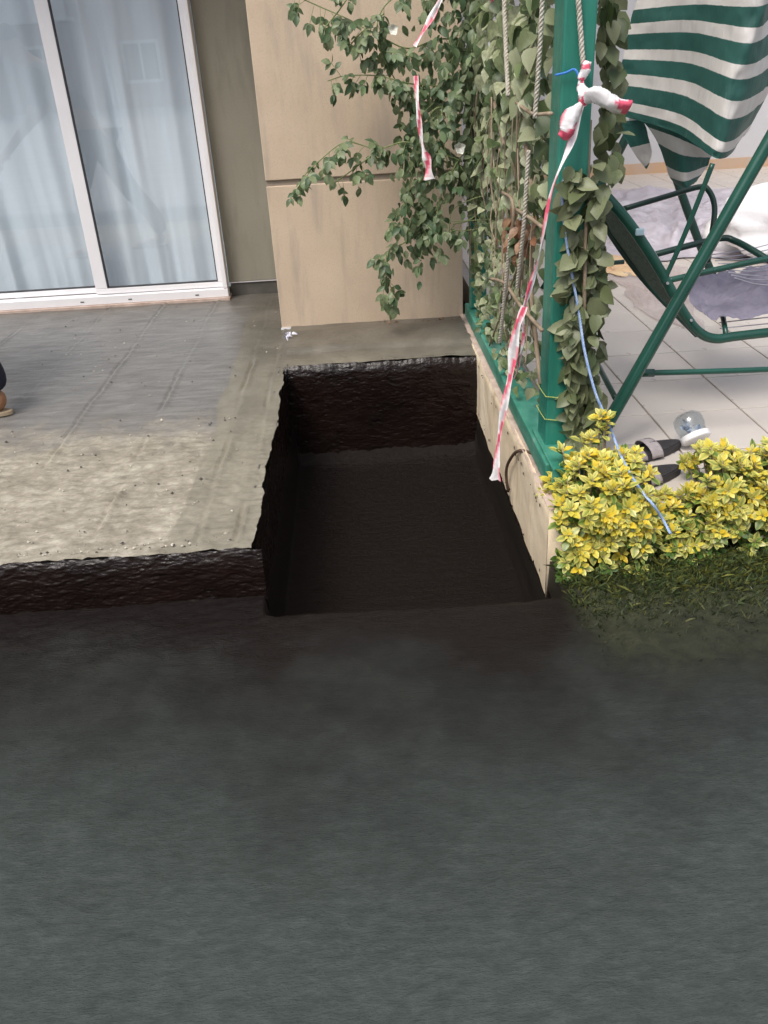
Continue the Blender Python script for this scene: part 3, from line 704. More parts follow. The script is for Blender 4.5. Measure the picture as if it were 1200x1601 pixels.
# crumpled tape ends at the knot
def crumple(pts, w, seed, per, ph, tip=None):
    pts = [Vector(p) for p in pts]; sp, ww = spline(pts, w, 14); fr = frames(sp); v = []; c = []; n = len(sp); m_ = 10
    R_ = random.Random(seed); off = [R_.uniform(-1, 1) for _ in range(400)]
    for k, (p, (t, a_, b_)) in enumerate(zip(sp, fr)):
        for q in range(m_):
            th = 2*math.pi*q/m_; r_ = ww[k]*(1+.22*math.sin(q*2.1+k*.25+seed)+.07*off[(k*m_+q) % 400])
            v.append(p+(a_*math.cos(th)+b_*math.sin(th)*.6)*r_); c.append((RED if (k/n+.12*math.sin(q*1.1+.5) > tip or (q in (5, 6, 7) and k/n > .3)) else WHT) if tip else (RED if (k/n*per+ph+.12*math.sin(q*1.1)) % 1 < .42 else WHT))
    f = [(k*m_+q, k*m_+(q+1) % m_, (k+1)*m_+(q+1) % m_, (k+1)*m_+q) for k in range(n-1) for q in range(m_)]
    f.append(tuple(range(m_-1, -1, -1))); f.append(tuple(range((n-1)*m_, n*m_)))
    return G().add(v, f, c)
obj('loose_end', crumple([aty(915, 158, 2.53), aty(928, 148, 2.50), aty(955, 160, 2.48), aty(982, 168, 2.48)], [.010, .024, .027, .022], 3, 1.25, .55, .80), M_tape, bt, smooth=True, label='crumpled end sticking out right')
obj('loose_end', crumple([aty(908, 162, 2.53), aty(893, 180, 2.515), aty(884, 205, 2.51), aty(876, 214, 2.51)], [.007, .022, .022, .010], 5, 1.1, .5, .62), M_tape, bt, smooth=True, label='crumpled end hanging left')
obj('knot', crumple([aty(908, 132, 2.545), aty(912, 146, 2.53), aty(911, 166, 2.535)], [.010, .017, .010], 9, .9, .5), M_tape, bt, smooth=True)
obj('loose_end', crumple([aty(919, 96, 2.545), aty(915, 108, 2.54), aty(907, 124, 2.545)], [.009, .014, .009], 2, 1.5, .7), M_tape, bt, smooth=True)
g = ribbon(G(), [aty(694, -12, 4.05), aty(672, 30, 4.03), aty(648, 72, 4.03)], .022, 0, .8, .08, .2)
o = obj('barrier_tape', g, M_tape, smooth=True); tag(o, 'short slanting strip of red and white tape in the top of the climbing rose', 'barrier tape', 'red and white barrier tapes')
g = ribbon(G(), [aty(650, 118, 4.02), aty(653, 170, 4.0), aty(660, 225, 4.0), aty(668, 252, 4.0), aty(672, 280, 4.0)], [.018, .018, .018, .035, .06], 0, .6, .02, .17)
o = obj('barrier_tape', g, M_tape, smooth=True); tag(o, 'tape strip hanging in the rose leaves with a flared pink end over the pier groove', 'barrier tape', 'red and white barrier tapes')
g = ribbon(G(), [aty(772, -20, 3.9), aty(771, 20, 3.9), aty(770, 60, 3.9), aty(769, 96, 3.9)], [.022, .024, .030, .026], 0, .7, .09, .34)
o = obj('barrier_tape', g, M_tape, smooth=True); tag(o, 'faded red tape strip hanging at the top beside the far green post', 'barrier tape', 'red and white barrier tapes')

# ------------------------------------------------------------------ hedge: three golden euonymus shrubs
def shrub(x0, x1, y0, y1, top, n, label, seed, spikes=()):
    R_ = random.Random(seed); xm = (x0+x1)/2
    root = empty('euonymus_shrub', (xm, (y0+y1)/2, -.20), label=label, cat='shrub', group='golden variegated shrubs of the low hedge')
    Y1, Y2, GR = (.62, .50, .07), (.70, .60, .16), (.09, .17, .035)
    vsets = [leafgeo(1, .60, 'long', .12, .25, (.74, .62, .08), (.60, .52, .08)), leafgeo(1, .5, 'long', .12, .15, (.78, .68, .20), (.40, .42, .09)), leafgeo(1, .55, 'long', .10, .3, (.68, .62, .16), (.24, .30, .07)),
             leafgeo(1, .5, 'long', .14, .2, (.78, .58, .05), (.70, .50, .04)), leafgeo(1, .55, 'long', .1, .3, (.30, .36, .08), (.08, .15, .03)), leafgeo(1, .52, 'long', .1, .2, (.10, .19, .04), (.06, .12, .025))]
    lv = []; st = G(); tips = []
    for i in range(n):
        u, w = R_.random(), R_.random(); x = x0+(x1-x0)*u; y = y0+(y1-y0)*w
        ht = top(x) - .14*((y-(y0+y1)/2)/((y1-y0)/2))**2*.7 + R_.uniform(-.03, .025)
        # shell: tops and the camera-facing side
        z = ht if R_.random() < .5 else R_.uniform(-.15, ht)
        if z < ht-.05: y = y0+R_.uniform(0, .07)+ .03*abs(z)
        tips.append(Vector((x, y, z)))
    tips += [Vector(s) for s in spikes]
    for tp in tips:
        base = Vector((xm+(tp.x-xm)*.5, (y0+y1)/2+.04, -.2)); mid = (base+tp)*.5+Vector((0, 0, .03)); st.tube([base, mid, tp], [.005, .0035, .002], 4, sub=3)
        ax = (Vector((0, -.35, 1)) if tp.z > top(tp.x)-.06 else Vector((0, -.9, .55))); ax = Vector((ax.x+R_.gauss(0, .25), ax.y+R_.gauss(0, .2), ax.z)).normalized()
        a = ax.orthogonal().normalized(); b = ax.cross(a); low = tp.z < -.06+R_.gauss(0, .03); nl = R_.randint(9, 13)
        for k in range(nl):
            th = k*2.4+R_.random()*.4; lvl = k/nl; up = .25+1.1*(1-lvl)
            d = (a*math.cos(th)+b*math.sin(th)) + ax*up; s = (.022+.021*lvl)*R_.uniform(.65, 1.2)
            p = tp - ax*.030*lvl + (a*math.cos(th)+b*math.sin(th))*.003
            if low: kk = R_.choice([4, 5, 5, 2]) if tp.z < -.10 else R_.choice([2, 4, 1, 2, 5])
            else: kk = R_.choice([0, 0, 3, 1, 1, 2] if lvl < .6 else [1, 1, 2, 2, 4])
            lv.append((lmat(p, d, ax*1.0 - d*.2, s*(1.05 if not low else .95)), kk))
        # older green leaves down the twig
        for k in range(5):
            q = tp.lerp(mid, R_.uniform(.15, .9)); d = Vector((R_.gauss(0, 1), R_.gauss(-.4, .8), R_.gauss(.1, .5)))
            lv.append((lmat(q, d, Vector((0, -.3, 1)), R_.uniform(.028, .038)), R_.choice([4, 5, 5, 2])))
    plant(root, lv, vsets, M_hleaf, 296, key=lambda q: (q[0].translation-CAM).length-.15*q[0].translation.z)
    obj('stem', st, M_wood, root, smooth=True)
shrub(.575, .86, 2.14, 2.48, lambda x: .165-.9*max(0,.68-x), 150, 'golden shrub with one tall leader at the foot of the near green post', 1,
      [(.752, 2.40, .275), (.728, 2.40, .285), (.742, 2.39, .245), (.690, 2.42, .20), (.705, 2.40, .215), (.62, 2.42, .17)])
shrub(.84, 1.07, 2.18, 2.44, lambda x: .010+.22*max(0, x-.94), 100, 'lowest golden shrub in the middle of the hedge in front of the sandals', 2)
shrub(1.04, 1.42, 2.20, 2.50, lambda x: .135+.02*math.sin(x*30), 150, 'golden shrub at the right end of the hedge in front of the jar', 3)

# grass and weeds fading out on the bank
g = G(); NB = 11000
gx = RN.uniform(.575, 1.75, NB); gy = 2.24-np.abs(RN.normal(0, .15, NB)); gzz = gfn(gx, gy)[2]
for x, y, z in zip(gx.tolist(), gy.tolist(), gzz.tolist()):
    if y < 1.7: continue
    k_ = max(0, min(1, (y-1.75)/.42)); h = random.uniform(.008, .034)*(.3+.7*k_); a_ = random.uniform(0, 6.28); w = random.uniform(.0015, .003)
    dx, dy = math.cos(a_), math.sin(a_); tx_, ty_ = x+random.gauss(0, h*.7), y+random.gauss(-h*.3, h*.6); q_ = random.uniform(.5, 1.3)
    c = (.038*q_+.04*q_*k_, .048*q_+.06*q_*k_, .035*q_, 1) if random.random() < .75 else (.06*q_+.12*q_*k_, .065*q_+.12*q_*k_, .04*q_, 1)
    g.add([(x-dx*w, y-dy*w, z-.003), (x+dx*w, y+dy*w, z-.003), ((x+tx_)/2+dx*w*.7, (y+ty_)/2+dy*w*.7, z+h*.7), (tx_, ty_, z+h)], [(0, 1, 2), (0, 2, 3)], [c]*4)
tag(obj('grass', g, M_leaf), 'short dark grass and weeds on the bank below the hedge', 'grass', kind='stuff')

# ------------------------------------------------------------------ garden swing
sw = empty('garden_swing', (1.5, 3.2, 0), label='dark green tubular garden swing with a striped canopy hanging over it', cat='garden swing')
NY = 3.02
def tb(name, pts, r, mat=M_swing, n=10, sub=8, smooth=True, label=None, parent=sw):
    g = G().tube(pts, r, n, sub, smooth); return obj(name, g, mat, parent, smooth=True, label=label)
foot = atz(921, 712, .004); topl = aty(1290, 66, 2.80)
tb('leg', [foot, foot.lerp(topl, .5), topl], [.024, .0215, .0215], label='front left leg, thick and glossy')
lf = foot.lerp(topl, .20)
tb('crossbar', [aty(1002, 583, 2.80), aty(1200, 577, 2.80), aty(1500, 562, 2.80)], .0105)
tb('crossbar_sleeve', [aty(992, 583, 2.80), aty(1022, 582.5, 2.80)], .0145, smooth=False)
tb('brace', [aty(962, 622, 2.82), aty(945, 590, 3.0), aty(922, 545, 3.4)], .011, M_swingshade)
tb('leg', [aty(1040, 95, 4.3), aty(975, 222, 4.3), aty(945, 278, 4.3), aty(850, 452, 4.3)], .022, M_swingshade, label='rear left leg')
tb('leg', [aty(1052, 262, 4.3), aty(1068, 310, 4.3), aty(1098, 392, 4.3), aty(1135, 480, 4.3)], .021, M_swingshade, label='rear right leg')
g = G().add([aty(950, 650, 2.778), aty(955, 655, 2.778), aty(957, 651, 2.778)], [(0, 1, 2)])
# seat: near and far side frame, back mesh, wires
tb('seat_frame', [aty(938, 296, NY+.02), aty(975, 338, NY), aty(1008, 384, NY), aty(1040, 437, NY), aty(1068, 488, NY), aty(1092, 518, NY), aty(1118, 529, NY), aty(1160, 524, NY), aty(1330, 505, NY)], .0185, label='near side of the seat frame')
tb('seat_frame', [aty(936, 322, 3.55), aty(955, 365, 3.5), aty(1000, 428, 3.4), aty(1046, 478, 3.3), aty(1090, 522, 3.1)], .0145, M_swingshade, label='far side of the seat frame')
def back_fn(U, V):
    A = [aty(940, 300, NY+.02), aty(975, 338, NY), aty(1008, 384, NY), aty(1040, 437, NY), aty(1068, 488, NY)]; B = [aty(936, 322, 3.55), aty(955, 365, 3.5), aty(1000, 428, 3.4), aty(1030, 462, 3.3), aty(1070, 505, 3.15)]
    A = np.array(A); B = np.array(B); t = np.linspace(0, 1, 5); f = lambda Q, k: np.interp(U, t, Q[:, k])
    return [f(A, k)*(1-V)+f(B, k)*V for k in range(3)]
g = grid(np.linspace(0, 1, 40), np.linspace(0, 1, 8), back_fn)
M_mesh = pm('green grey netting', [(.03, .055, .042), (.16, .20, .17)], 90, .8, 200, .6, lo=.35, hi=.75)
obj('back_netting', g, M_mesh, sw, smooth=True)
tb('armrest', [aty(1040, 439, NY), aty(1120, 421, NY), aty(1200, 404, NY), aty(1330, 378, NY)], .0115, label='near armrest')
tb('armrest', [aty(975, 326, 3.6), aty(1040, 307, 3.6), aty(1092, 292, 3.6), aty(1108, 298, 3.58), aty(1117, 325, 3.55), aty(1112, 370, 3.5), aty(1106, 410, 3.45)], .0115, M_swingshade, label='far armrest curving down')
tb('seat_rail', [aty(1022, 398, 3.3), aty(1075, 384, 3.3), aty(1128, 372, 3.3), aty(1148, 376, 3.28), aty(1175, 390, 3.2), aty(1215, 415, 3.1)], .0125, M_swingshade)
tb('seat_rail', [aty(938, 412, 3.7), aty(975, 409, 3.7)], .010, M_swingshade, smooth=False)
tb('hanger', [aty(1114, 255, NY-.01), aty(1088, 322, NY-.01), aty(1062, 385, NY-.01), aty(1036, 442, NY-.01)], .009)
tb('seat_rail', [aty(1135, 524, NY), aty(1130, 495, 3.12)], .010, smooth=False)
for k in range(9):
    a_ = aty(1108+k*5, 398+k*4.5, 3.28-.02*k); b_ = aty(1215, 378+k*8.5, 3.30-.02*k); g = G().tube([a_, (a_+b_)/2+Vector((0, 0, -.008)), b_], .0022, 5); obj('seat_wire', g, M_wire, sw, smooth=True)
for k in range(4):
    g = G().tube([aty(1122+k*1, 486+k*9, 3.15-.03*k), aty(1215, 474+k*10, 3.15-.03*k)], .0022, 5, smooth=False); obj('seat_wire', g, M_wire, sw, smooth=True)
cc = aty(1000, 362, NY-.02); g = G().box((cc.x-.016, cc.y-.008, cc.z-.012), (cc.x+.014, cc.y+.004, cc.z+.012)); obj('clip', g, pm('pale blue plastic', [(.35, .50, .58), (.45, .60, .66)], 5, .4), sw, bevel=.004, label='small pale blue clip')
g = G()
for px, py in ((995, 589), (1043, 442), (1080, 500)):
    p = aty(px, py, (2.775 if py > 580 else NY-.02)); g.tube([p, p+Vector((0, -.006, 0))], .005, 8, smooth=False)
obj('bolt', g, M_wire, sw)

# striped canopy cloth
def stripes():
    m, t, b, N, L = nodes('striped canvas')
    a = N('ShaderNodeVertexColor'); a.layer_name = 'Col'; sp = N('ShaderNodeSeparateColor'); L(a.outputs[0], sp.inputs[0])
    ed = math_(t, 'ADD', sp.outputs[0], math_(t, 'MULTIPLY', math_(t, 'SUBTRACT', noise(t, 30, 3).outputs[0], .5), .05))
    fr = math_(t, 'FRACT', ed); s = mrange(t, fr, .40, .425)
    wet = noise(t, 26, 5, .7, (2.2, 2.2, .16)); 
    gcol = mixc(t, mrange(t, noise(t, 5, 4).outputs[0], .3, .7), (.022, .095, .080), (.036, .135, .115))
    gcol = mixc(t, mrange(t, wet.outputs[0], .62, .72, 0, .35), gcol, (.25, .33, .28))
    wcol = mixc(t, mrange(t, noise(t, 6, 5, .6, (1, 1, .4)).outputs[0], .35, .7), (.66, .62, .60), (.80, .77, .74))
    L(mixc(t, s, wcol, gcol), b.inputs['Base Color']); b.inputs['Roughness'].default_value = .5
    bump(t, b, [(noise(t, 10, 4, .6, (1.5, 1.5, .4)).outputs[0], .5), (wet.outputs[0], .3)], .01)
    tr = N('ShaderNodeBsdfTranslucent'); L(mixc(t, s, wcol, gcol), tr.inputs[0]); mx = N('ShaderNodeMixShader'); mx.inputs[0].default_value = .15
    L(b.outputs[0], mx.inputs[1]); L(tr.outputs[0], mx.inputs[2]); L(mx.outputs[0], t.nodes['Material Output'].inputs[0])
    return m
M_str = stripes()
def cloth(rows, vs_, deps, name, nu=60, nv=60, wr=.006, seed=0, label=None):
    """rows of picture-plane control points at real depths; vs_ = stripe coordinate (dark bands sit at fraction > .42)"""
    P = np.array([[tuple(aty(x, y, d)) for (x, y), d in zip(r, deps)] for r in rows]); R_, C_ = P.shape[:2]
    us = np.linspace(0, C_-1, nu); vv = np.linspace(0, R_-1, nv)
    def cr(Q, t, ax):
        Q = np.moveaxis(Q, ax, 0); n = len(Q); i = np.minimum(t.astype(int), n-2); f = (t-i)[:, None, None]
        q0, q1, q2, q3 = Q[np.maximum(i-1, 0)], Q[i], Q[i+1], Q[np.minimum(i+2, n-1)]
        o = .5*(2*q1+(q2-q0)*f+(2*q0-5*q1+4*q2-q3)*f**2+(3*q1-q0-3*q2+q3)*f**3); return np.moveaxis(o, 0, ax)
    A = cr(P, vv, 0); A = cr(A, us, 1)
    U, V = np.meshgrid(us, vv)
    A[..., 1] += wr*fbm(U*2.5, V*1.0, seed=seed, o=3) + .4*wr*vnoise(U*9, V*2.2, seed=seed+3)
    sv = np.interp(vv, np.arange(R_), vs_)
    v = A.reshape(-1, 3).tolist(); i = (np.arange(nv-1)[:, None]*nu+np.arange(nu-1)[None, :]).ravel()
    f = np.stack([i, i+1, i+nu+1, i+nu], 1).tolist(); c = [(float(sv[k//nu]), 0, 0, 1) for k in range(nu*nv)]
    return obj(name, G().add(v, f, c), M_str, sw, smooth=True, label=label)
cloth([[(1008,-75),(1098,-96),(1208,-118),(1240,-150)], [(1002,-38),(1092,-54),(1199,-68),(1228,-95)], [(994,0),(1086,-10),(1190,-14),(1218,-36)], [(985,37),(1080,31),(1180,43),(1209,18)], [(977,77),(1078,79),(1164,101),(1212,76)], [(970,114),(1072,126),(1150,158),(1206,131)], [(964,156),(1062,178),(1134,222),(1176,190)], [(961,178),(1055,206),(1124,248),(1156,222)]],
      [0, 1, 2, 3, 4, 5, 6, 6.9], [3.55, 3.25, 3.0, 3.35], 'canopy', 90, 110, .010, 3, 'green and white striped canvas hanging down')
cloth([[(1000,186),(1060,200),(1128,240)], [(1012,198),(1062,216),(1117,242)], [(1028,224),(1068,243),(1110,246)], [(1040,258),(1070,269),(1106,258)], [(1046,276),(1070,283),(1097,272)], [(1056,288),(1072,293),(1088,284)]],
      [6.6, 7.0, 7.42, 7.99, 8.41, 8.75], [3.42, 3.28, 3.32], 'canopy_flap', 50, 60, .004, 7, 'rounded lower lobe of the striped canvas')
cloth([[(960,188),(1000,182)], [(968,200),(1009,196)], [(980,222),(1014,216)], [(996,246),(1019,238)], [(1010,264),(1014,258)]], [7.3, 7.6, 7.9, 8.2, 8.5], [3.5, 3.46], 'canopy_flap', 20, 40, .003, 9, 'small pointed striped corner at the left')

# blanket on the seat
def bl_fn(U, V):
    P = np.array([[tuple(aty(x, y, d)) for x, y, d in r] for r in [[(1095,425,3.45),(1140,425,3.45),(1190,412,3.42),(1250,398,3.42)], [(1078,442,3.25),(1130,452,3.25),(1190,445,3.25),(1250,440,3.2)], [(1078,470,3.12),(1128,478,3.12),(1190,470,3.10),(1250,465,3.1)], [(1100,498,3.04),(1132,500,3.04),(1190,492,3.04),(1250,486,3.04)]]])
    q = np.zeros(U.shape+(3,)); u = U*3; v = V*3; i = np.minimum(u.astype(int), 2); j = np.minimum(v.astype(int), 2); fu = (u-i)[..., None]; fv = (v-j)[..., None]
    q = (P[j, i]*(1-fu)+P[j, i+1]*fu)*(1-fv)+(P[j+1, i]*(1-fu)+P[j+1, i+1]*fu)*fv
    w = .010*fbm(U*7+V*3, V*6, seed=5, o=4) + .006*np.abs(vnoise(U*11+V*9, V*4, seed=9))
    return q[..., 0]+.004*fbm(V*9, U*3, seed=2), q[..., 1], q[..., 2]+w*1.3
g = grid(np.linspace(0, 1, 90), np.linspace(0, 1, 70), bl_fn)
tag(obj('blanket', g, M_cloth, smooth=True), 'crumpled mauve-grey blanket lying on the seat of the garden swing', 'blanket')

# plastic sheeting and sack on the patio floor
def sheet_mat(name, cols, alpha=1.0):
    m, t, b, N, L = nodes(name); r = ramp(t, [(.3, cols[0]), (.5, cols[1]), (.7, cols[2])]); n = noise(t, 2.4, 6, .65); L(n.outputs[0], r.inputs[0])
    L(r.outputs[0], b.inputs['Base Color']); b.inputs['Roughness'].default_value = .3; b.inputs['Alpha'].default_value = alpha
    bump(t, b, [(noise(t, 7, 5, .6).outputs[0], .8)], .03); return m
M_sh = sheet_mat('mauve plastic sheeting', [(.36, .33, .38), (.47, .43, .48), (.66, .62, .67)])
M_shp = sheet_mat('pinkish clear plastic', [(.52, .42, .40), (.58, .48, .46), (.66, .58, .56)], .55)
def lumpy(poly, z0, amp, name, mat, label, cat, seed, nx=70, ny=70):
    P = [atz(x, y, z0) for x, y in poly]   # four corners
    A, B, C_, D = P
    def fn(U, V):
        o = []
        n = fbm(U*5, V*5, seed=seed, o=4)
        for k in range(3):
            q = (A[k]*(1-U)+B[k]*U)*(1-V)+(D[k]*(1-U)+C_[k]*U)*V
            o.append(q)
        rim = np.minimum(np.minimum(U, 1-U), np.minimum(V, 1-V)); n2 = np.abs(n)*sstep(0, .15, rim)
        return o[0]+.05*vnoise(V*9, U*2, seed=seed+1), o[1]+.05*vnoise(U*9, V*2, seed=seed+2), z0+amp*n2+.004
    return tag(obj(name, grid(np.linspace(0, 1, nx), np.linspace(0, 1, ny), fn), mat, smooth=True), label, cat)
lumpy([(930, 408), (1260, 400), (1300, 292), (930, 296)], .008, .10, 'plastic_sheet', M_sh, 'crinkled mauve plastic sheeting spread on the floor behind the swing', 'plastic sheet', 13, 130, 110)
lumpy([(985, 480), (1100, 520), (1085, 415), (940, 405)], .006, .02, 'plastic_sheet', M_shp, 'thin pinkish see-through plastic piece in front of the mauve sheeting', 'plastic sheet', 23)
lumpy([(930, 428), (1012, 432), (1010, 402), (930, 400)], .012, .02, 'paper_sheet', pm('yellowish paper', [(.58, .36, .22), (.66, .52, .30)], 6, .7), 'yellowish orange paper strip lying by the left end of the swing seat', 'paper', 33, 30, 30)
g = G()
def sack_fn(U, V):
    th = U*2*math.pi; ph = V*math.pi; c = atz(1262, 345, .20); n = fbm(np.cos(th)*2+5, np.sin(th)*2+ph, seed=3, o=4)
    r = 1+.30*n; sx = np.sign(np.sin(ph))*np.abs(np.sin(ph))**.7
    return c.x+.62*r*sx*np.cos(th), c.y+.35*r*sx*np.sin(th), .22+.21*r*np.cos(ph)
tag(obj('sack', grid(np.linspace(0, 1, 60), np.linspace(0, 1, 34), sack_fn), pm('white woven sack', [(.74, .74, .78), (.86, .86, .88)], 4, .6, 40, .6), smooth=True), 'bulging white sack on the plastic sheeting behind the swing seat', 'sack')

# ------------------------------------------------------------------ sandals and jar
M_sole = pm('black rubber sole', [(.018, .016, .018), (.035, .032, .035)], 20, .6, 200, .4)
M_strap = pm('grey leather strap', [(.26, .23, .24), (.42, .38, .38)], 14, .55, 120, .4, stretch=(1, 3, 1))
M_foot = pm('pale footbed', [(.36, .32, .31), (.50, .45, .43)], 10, .7); M_foot = M_sole
def sandal(cx_, cy_, ang, label, flip=1, z0=.003, tilt=0):
    root = empty('sandal', (cx_, cy_, z0), label=label, cat='sandal', group='pair of grey and black sandals'); c, s = math.cos(ang), math.sin(ang)
    def T(x, y, z): y *= flip; return (cx_+x*c-y*s, cy_+x*s+y*c, z0+z)
    def outline(k): # 0..1 around
        t = k*2*math.pi; x = .128*math.cos(t); w = (.044+.010*(x/.128))*(1 if x > -.05 else .95)
        return x, w*math.sin(t)*(1+.12*(math.cos(t) > .2)*math.sin(t)) + .006*math.cos(t)
    n = 32
    def slab(z1, z2, sc):
        o = [outline(k/n) for k in range(n)]; v = [T(x*sc, y*sc, z1) for x, y in o]+[T(x*sc, y*sc, z2+(.004 if x < 0 else 0)) for x, y in o]
        return G().add(v, [(k, (k+1) % n, n+(k+1) % n, n+k) for k in range(n)]+[tuple(range(n-1, -1, -1)), tuple(range(n, 2*n))])
    obj('sole', slab(0, .022, 1.0), M_sole, root, bevel=.003); obj('footbed', slab(.0225, .0265, .93), M_foot, root)
    for x0, wd, hh in ((.076, .044, .032), (.012, .046, .044)):
        def fn(U, V, x0=x0, wd=wd, hh=hh):
            th = V*math.pi; x = x0+(U-.5)*wd+.008*np.sin(th); y = .051*np.cos(th); z = .010+hh*np.sin(th)**.8+.002*np.sin(U*math.pi)
            y_ = y*flip; return cx_+x*c-y_*s, cy_+x*s+y_*c, z0+z
        o = obj('strap', grid(np.linspace(0, 1, 8), np.linspace(0, 1, 20), fn), M_strap, root, smooth=True)
        sm = o.modifiers.new('solid', 'SOLIDIFY'); sm.thickness = .004
    g = G(); b_ = T(.038, 0, .066); g.tube([T(.004, -.016, .057), T(.004, .016, .057), T(.024, .016, .057), T(.024, -.016, .057), T(.004, -.016, .057)], .0022, 5, smooth=False); obj('buckle', g, M_gasket, root, smooth=True)
a1 = atz(1018, 711, 0); a2 = atz(1015, 752, 0)
sandal(a1.x, a1.y, rad(198), 'grey strapped black sandal lying nearer the jar')
sandal(a2.x, a2.y, rad(204), 'grey strapped black sandal half hidden by the hedge', -1)
def lathe(prof, org, ax, n=40):
    ax = Vector(ax).normalized(); a = ax.orthogonal().normalized(); b = ax.cross(a); v = []; f = []
    for r, h in prof:
        for k in range(n): th = 2*math.pi*k/n; v.append(Vector(org)+ax*h+(a*math.cos(th)+b*math.sin(th))*r)
    for i in range(len(prof)-1):
        for k in range(n): f.append((i*n+k, i*n+(k+1) % n, (i+1)*n+(k+1) % n, (i+1)*n+k))
    return G().add(v, f)
jl = atz(1083, 702, .0); jax = Vector((-.22, .62, .62)); jo = Vector((jl.x, jl.y, .052))
jr = empty('jar', (jl.x, jl.y, 0), label='clear round plastic jar with a white lid tipped over on the tiles by the sandals', cat='jar')
obj('lid', lathe([(0, -.018), (.048, -.018), (.053, -.014), (.053, .004), (.050, .006), (0, .006)], jo, jax), M_upvc, jr, smooth=False, bevel=.002)
obj('jar_body', lathe([(.046, .0065), (.047, .02), (.052, .035), (.053, .055), (.049, .075), (.036, .086), (0, .089)], jo, jax), M_clear, jr, smooth=True)
obj('inner_wall', lathe([(.0435, .0065), (.0445, .02), (.0495, .035), (.0505, .055), (.0465, .072), (.034, .083), (0, .086)], jo, jax), M_clear, jr, smooth=True)
g = G(); ci = jo+jax.normalized()*.032
for k in range(14):
    m = lmat(ci+Vector((random.gauss(0, .012), random.gauss(0, .01), random.gauss(0, .012))), jit((0, 0, 1), .8), jit((0, -1, 0), .6), .022); v, f, c = leafgeo(1, .9, 'ovate', .3, .4, (.55, .60, .68), (.36, .42, .55)); g.add([m @ Vector(p) for p in v], f, c)
obj('contents', g, M_leaf, jr, smooth=True, label='crumpled pale blue wrapping')

# bent rod stub on the low wall, plastic scrap at the terrace corner
g = G().tube([(.60, 2.68, .025), atx(812, 704, .548), atx(797, 718, .535), atx(791, 738, .532), atx(794, 768, .545)], .006, 7)
tag(obj('bent_rod', g, M_rust, smooth=True), 'short rusty bent rod sticking out of the low cream wall', 'rod')
g = G(); pc = atz(453, 527, .025)
for k in range(9):
    m = lmat(pc+Vector((random.gauss(0, .012), random.gauss(0, .012), abs(random.gauss(0, .010)))), jit((0, -.3, .1), .8), jit((0, -.4, 1), .5), .030); v, f, c = leafgeo(1, .7, 'ovate', .3, .5, (.72, .72, .80), (.60, .60, .72)); g.add([m @ Vector(p) for p in v], f, c)
tag(obj('plastic_scrap', g, M_leaf, smooth=True), 'crumpled white plastic scrap at the far left corner of the trench', 'scrap')

# dead leaves on the strip at the pier foot
g = G()
for i in range(26):
    p = atz(random.uniform(575, 722), random.uniform(478, 498), .012) if False else Vector((random.uniform(.1, .56), random.uniform(4.46, 4.55), .018))
    m = lmat(p, jit((1, .3, 0), .6), (random.gauss(0, .3), random.gauss(0, .3), 1), random.uniform(.012, .024)); v, f, c = random.choice(dv); g.add([m @ Vector(q) for q in v], f, c)
tag(obj('fallen_leaves', g, M_leaf, smooth=True), 'small dead leaves scattered at the foot of the pier', 'fallen leaves', kind='stuff')

# crumbs of mortar on the terrace
g = G()
for i in range(420):
    x = random.uniform(-1.9, -.42); y = random.choice([random.uniform(2.24, 3.3), random.uniform(2.24, 5.2), 2.24+abs(random.gauss(0, .02))]); s = random.uniform(.002, .006)*(1.6 if random.random() < .06 else 1); c = random.choice([(.55, .50, .42, 1), (.30, .27, .22, 1), (.08, .07, .06, 1)])
    v = [(x+random.gauss(0, s*.2)+dx*s, y+random.gauss(0, s*.2)+dy*s, .003+dz*s) for dx, dy, dz in ((1,0,0),(-1,0,0),(0,1,0),(0,-1,0),(0,0,1))]
    g.add(v, [(0,2,4),(2,1,4),(1,3,4),(3,0,4)], [c]*5)
tag(obj('mortar_crumbs', g, M_vc), 'loose mortar crumbs scattered over the cement terrace', 'crumbs', kind='stuff')

# ------------------------------------------------------------------ person at the left edge: only a heel shows
pr = empty('person', (-1.75, 3.55, 0), label='person in navy trousers and tan ankle boots at the left edge of the terrace', cat='person')
def skin(name, jts, edges, mat, sub=2, label=None):
    me = bpy.data.meshes.new(name); q = WL[pr.name]; me.from_pydata([(a[0]-q[0], a[1]-q[1], a[2]-q[2]) for a in [j[0] for j in jts]], edges, []); me.materials.append(mat)
    o = bpy.data.objects.new(name, me); COL.objects.link(o); o.parent = pr; WL[o.name] = q
    o.modifiers.new('skin', 'SKIN').use_smooth_shade = True
    sv = me.skin_vertices[0].data
    for i, j in enumerate(jts):
        r_ = j[1]; sv[i].radius = r_ if isinstance(r_, tuple) else (r_, r_); sv[i].use_root = (i == 0)
    o.modifiers.new('sub', 'SUBSURF').levels = sub; o.modifiers['sub'].render_levels = sub
    return tag(o, label)
M_skin = pm('skin', [(.42, .24, .16), (.50, .30, .21)], 8, .55); M_trs = pm('navy trousers', [(.010, .010, .022), (.022, .022, .045)], 20, .9, 300, .3)
M_shirt = pm('grey work shirt', [(.12, .13, .14), (.18, .19, .20)], 12, .9, 300, .3); M_boot = pm('tan boot leather', [(.30, .135, .065), (.42, .21, .11)], 22, .6, 120, .4)
M_bsole = pm('tan rubber sole', [(.30, .23, .15), (.38, .30, .20)], 20, .7); M_hair = pm('dark hair', [(.015, .010, .008), (.03, .02, .015)], 60, .6)
FA, FB = Vector((-1.612, 3.50, 0)), Vector((-2.08, 3.86, 0))     # ankles
V_ = Vector
hip = V_((-1.93, 3.67, .92)); ch = V_((-2.22, 3.67, 1.25)); nk = V_((-2.33, 3.67, 1.40)); hd = V_((-2.44, 3.67, 1.50))
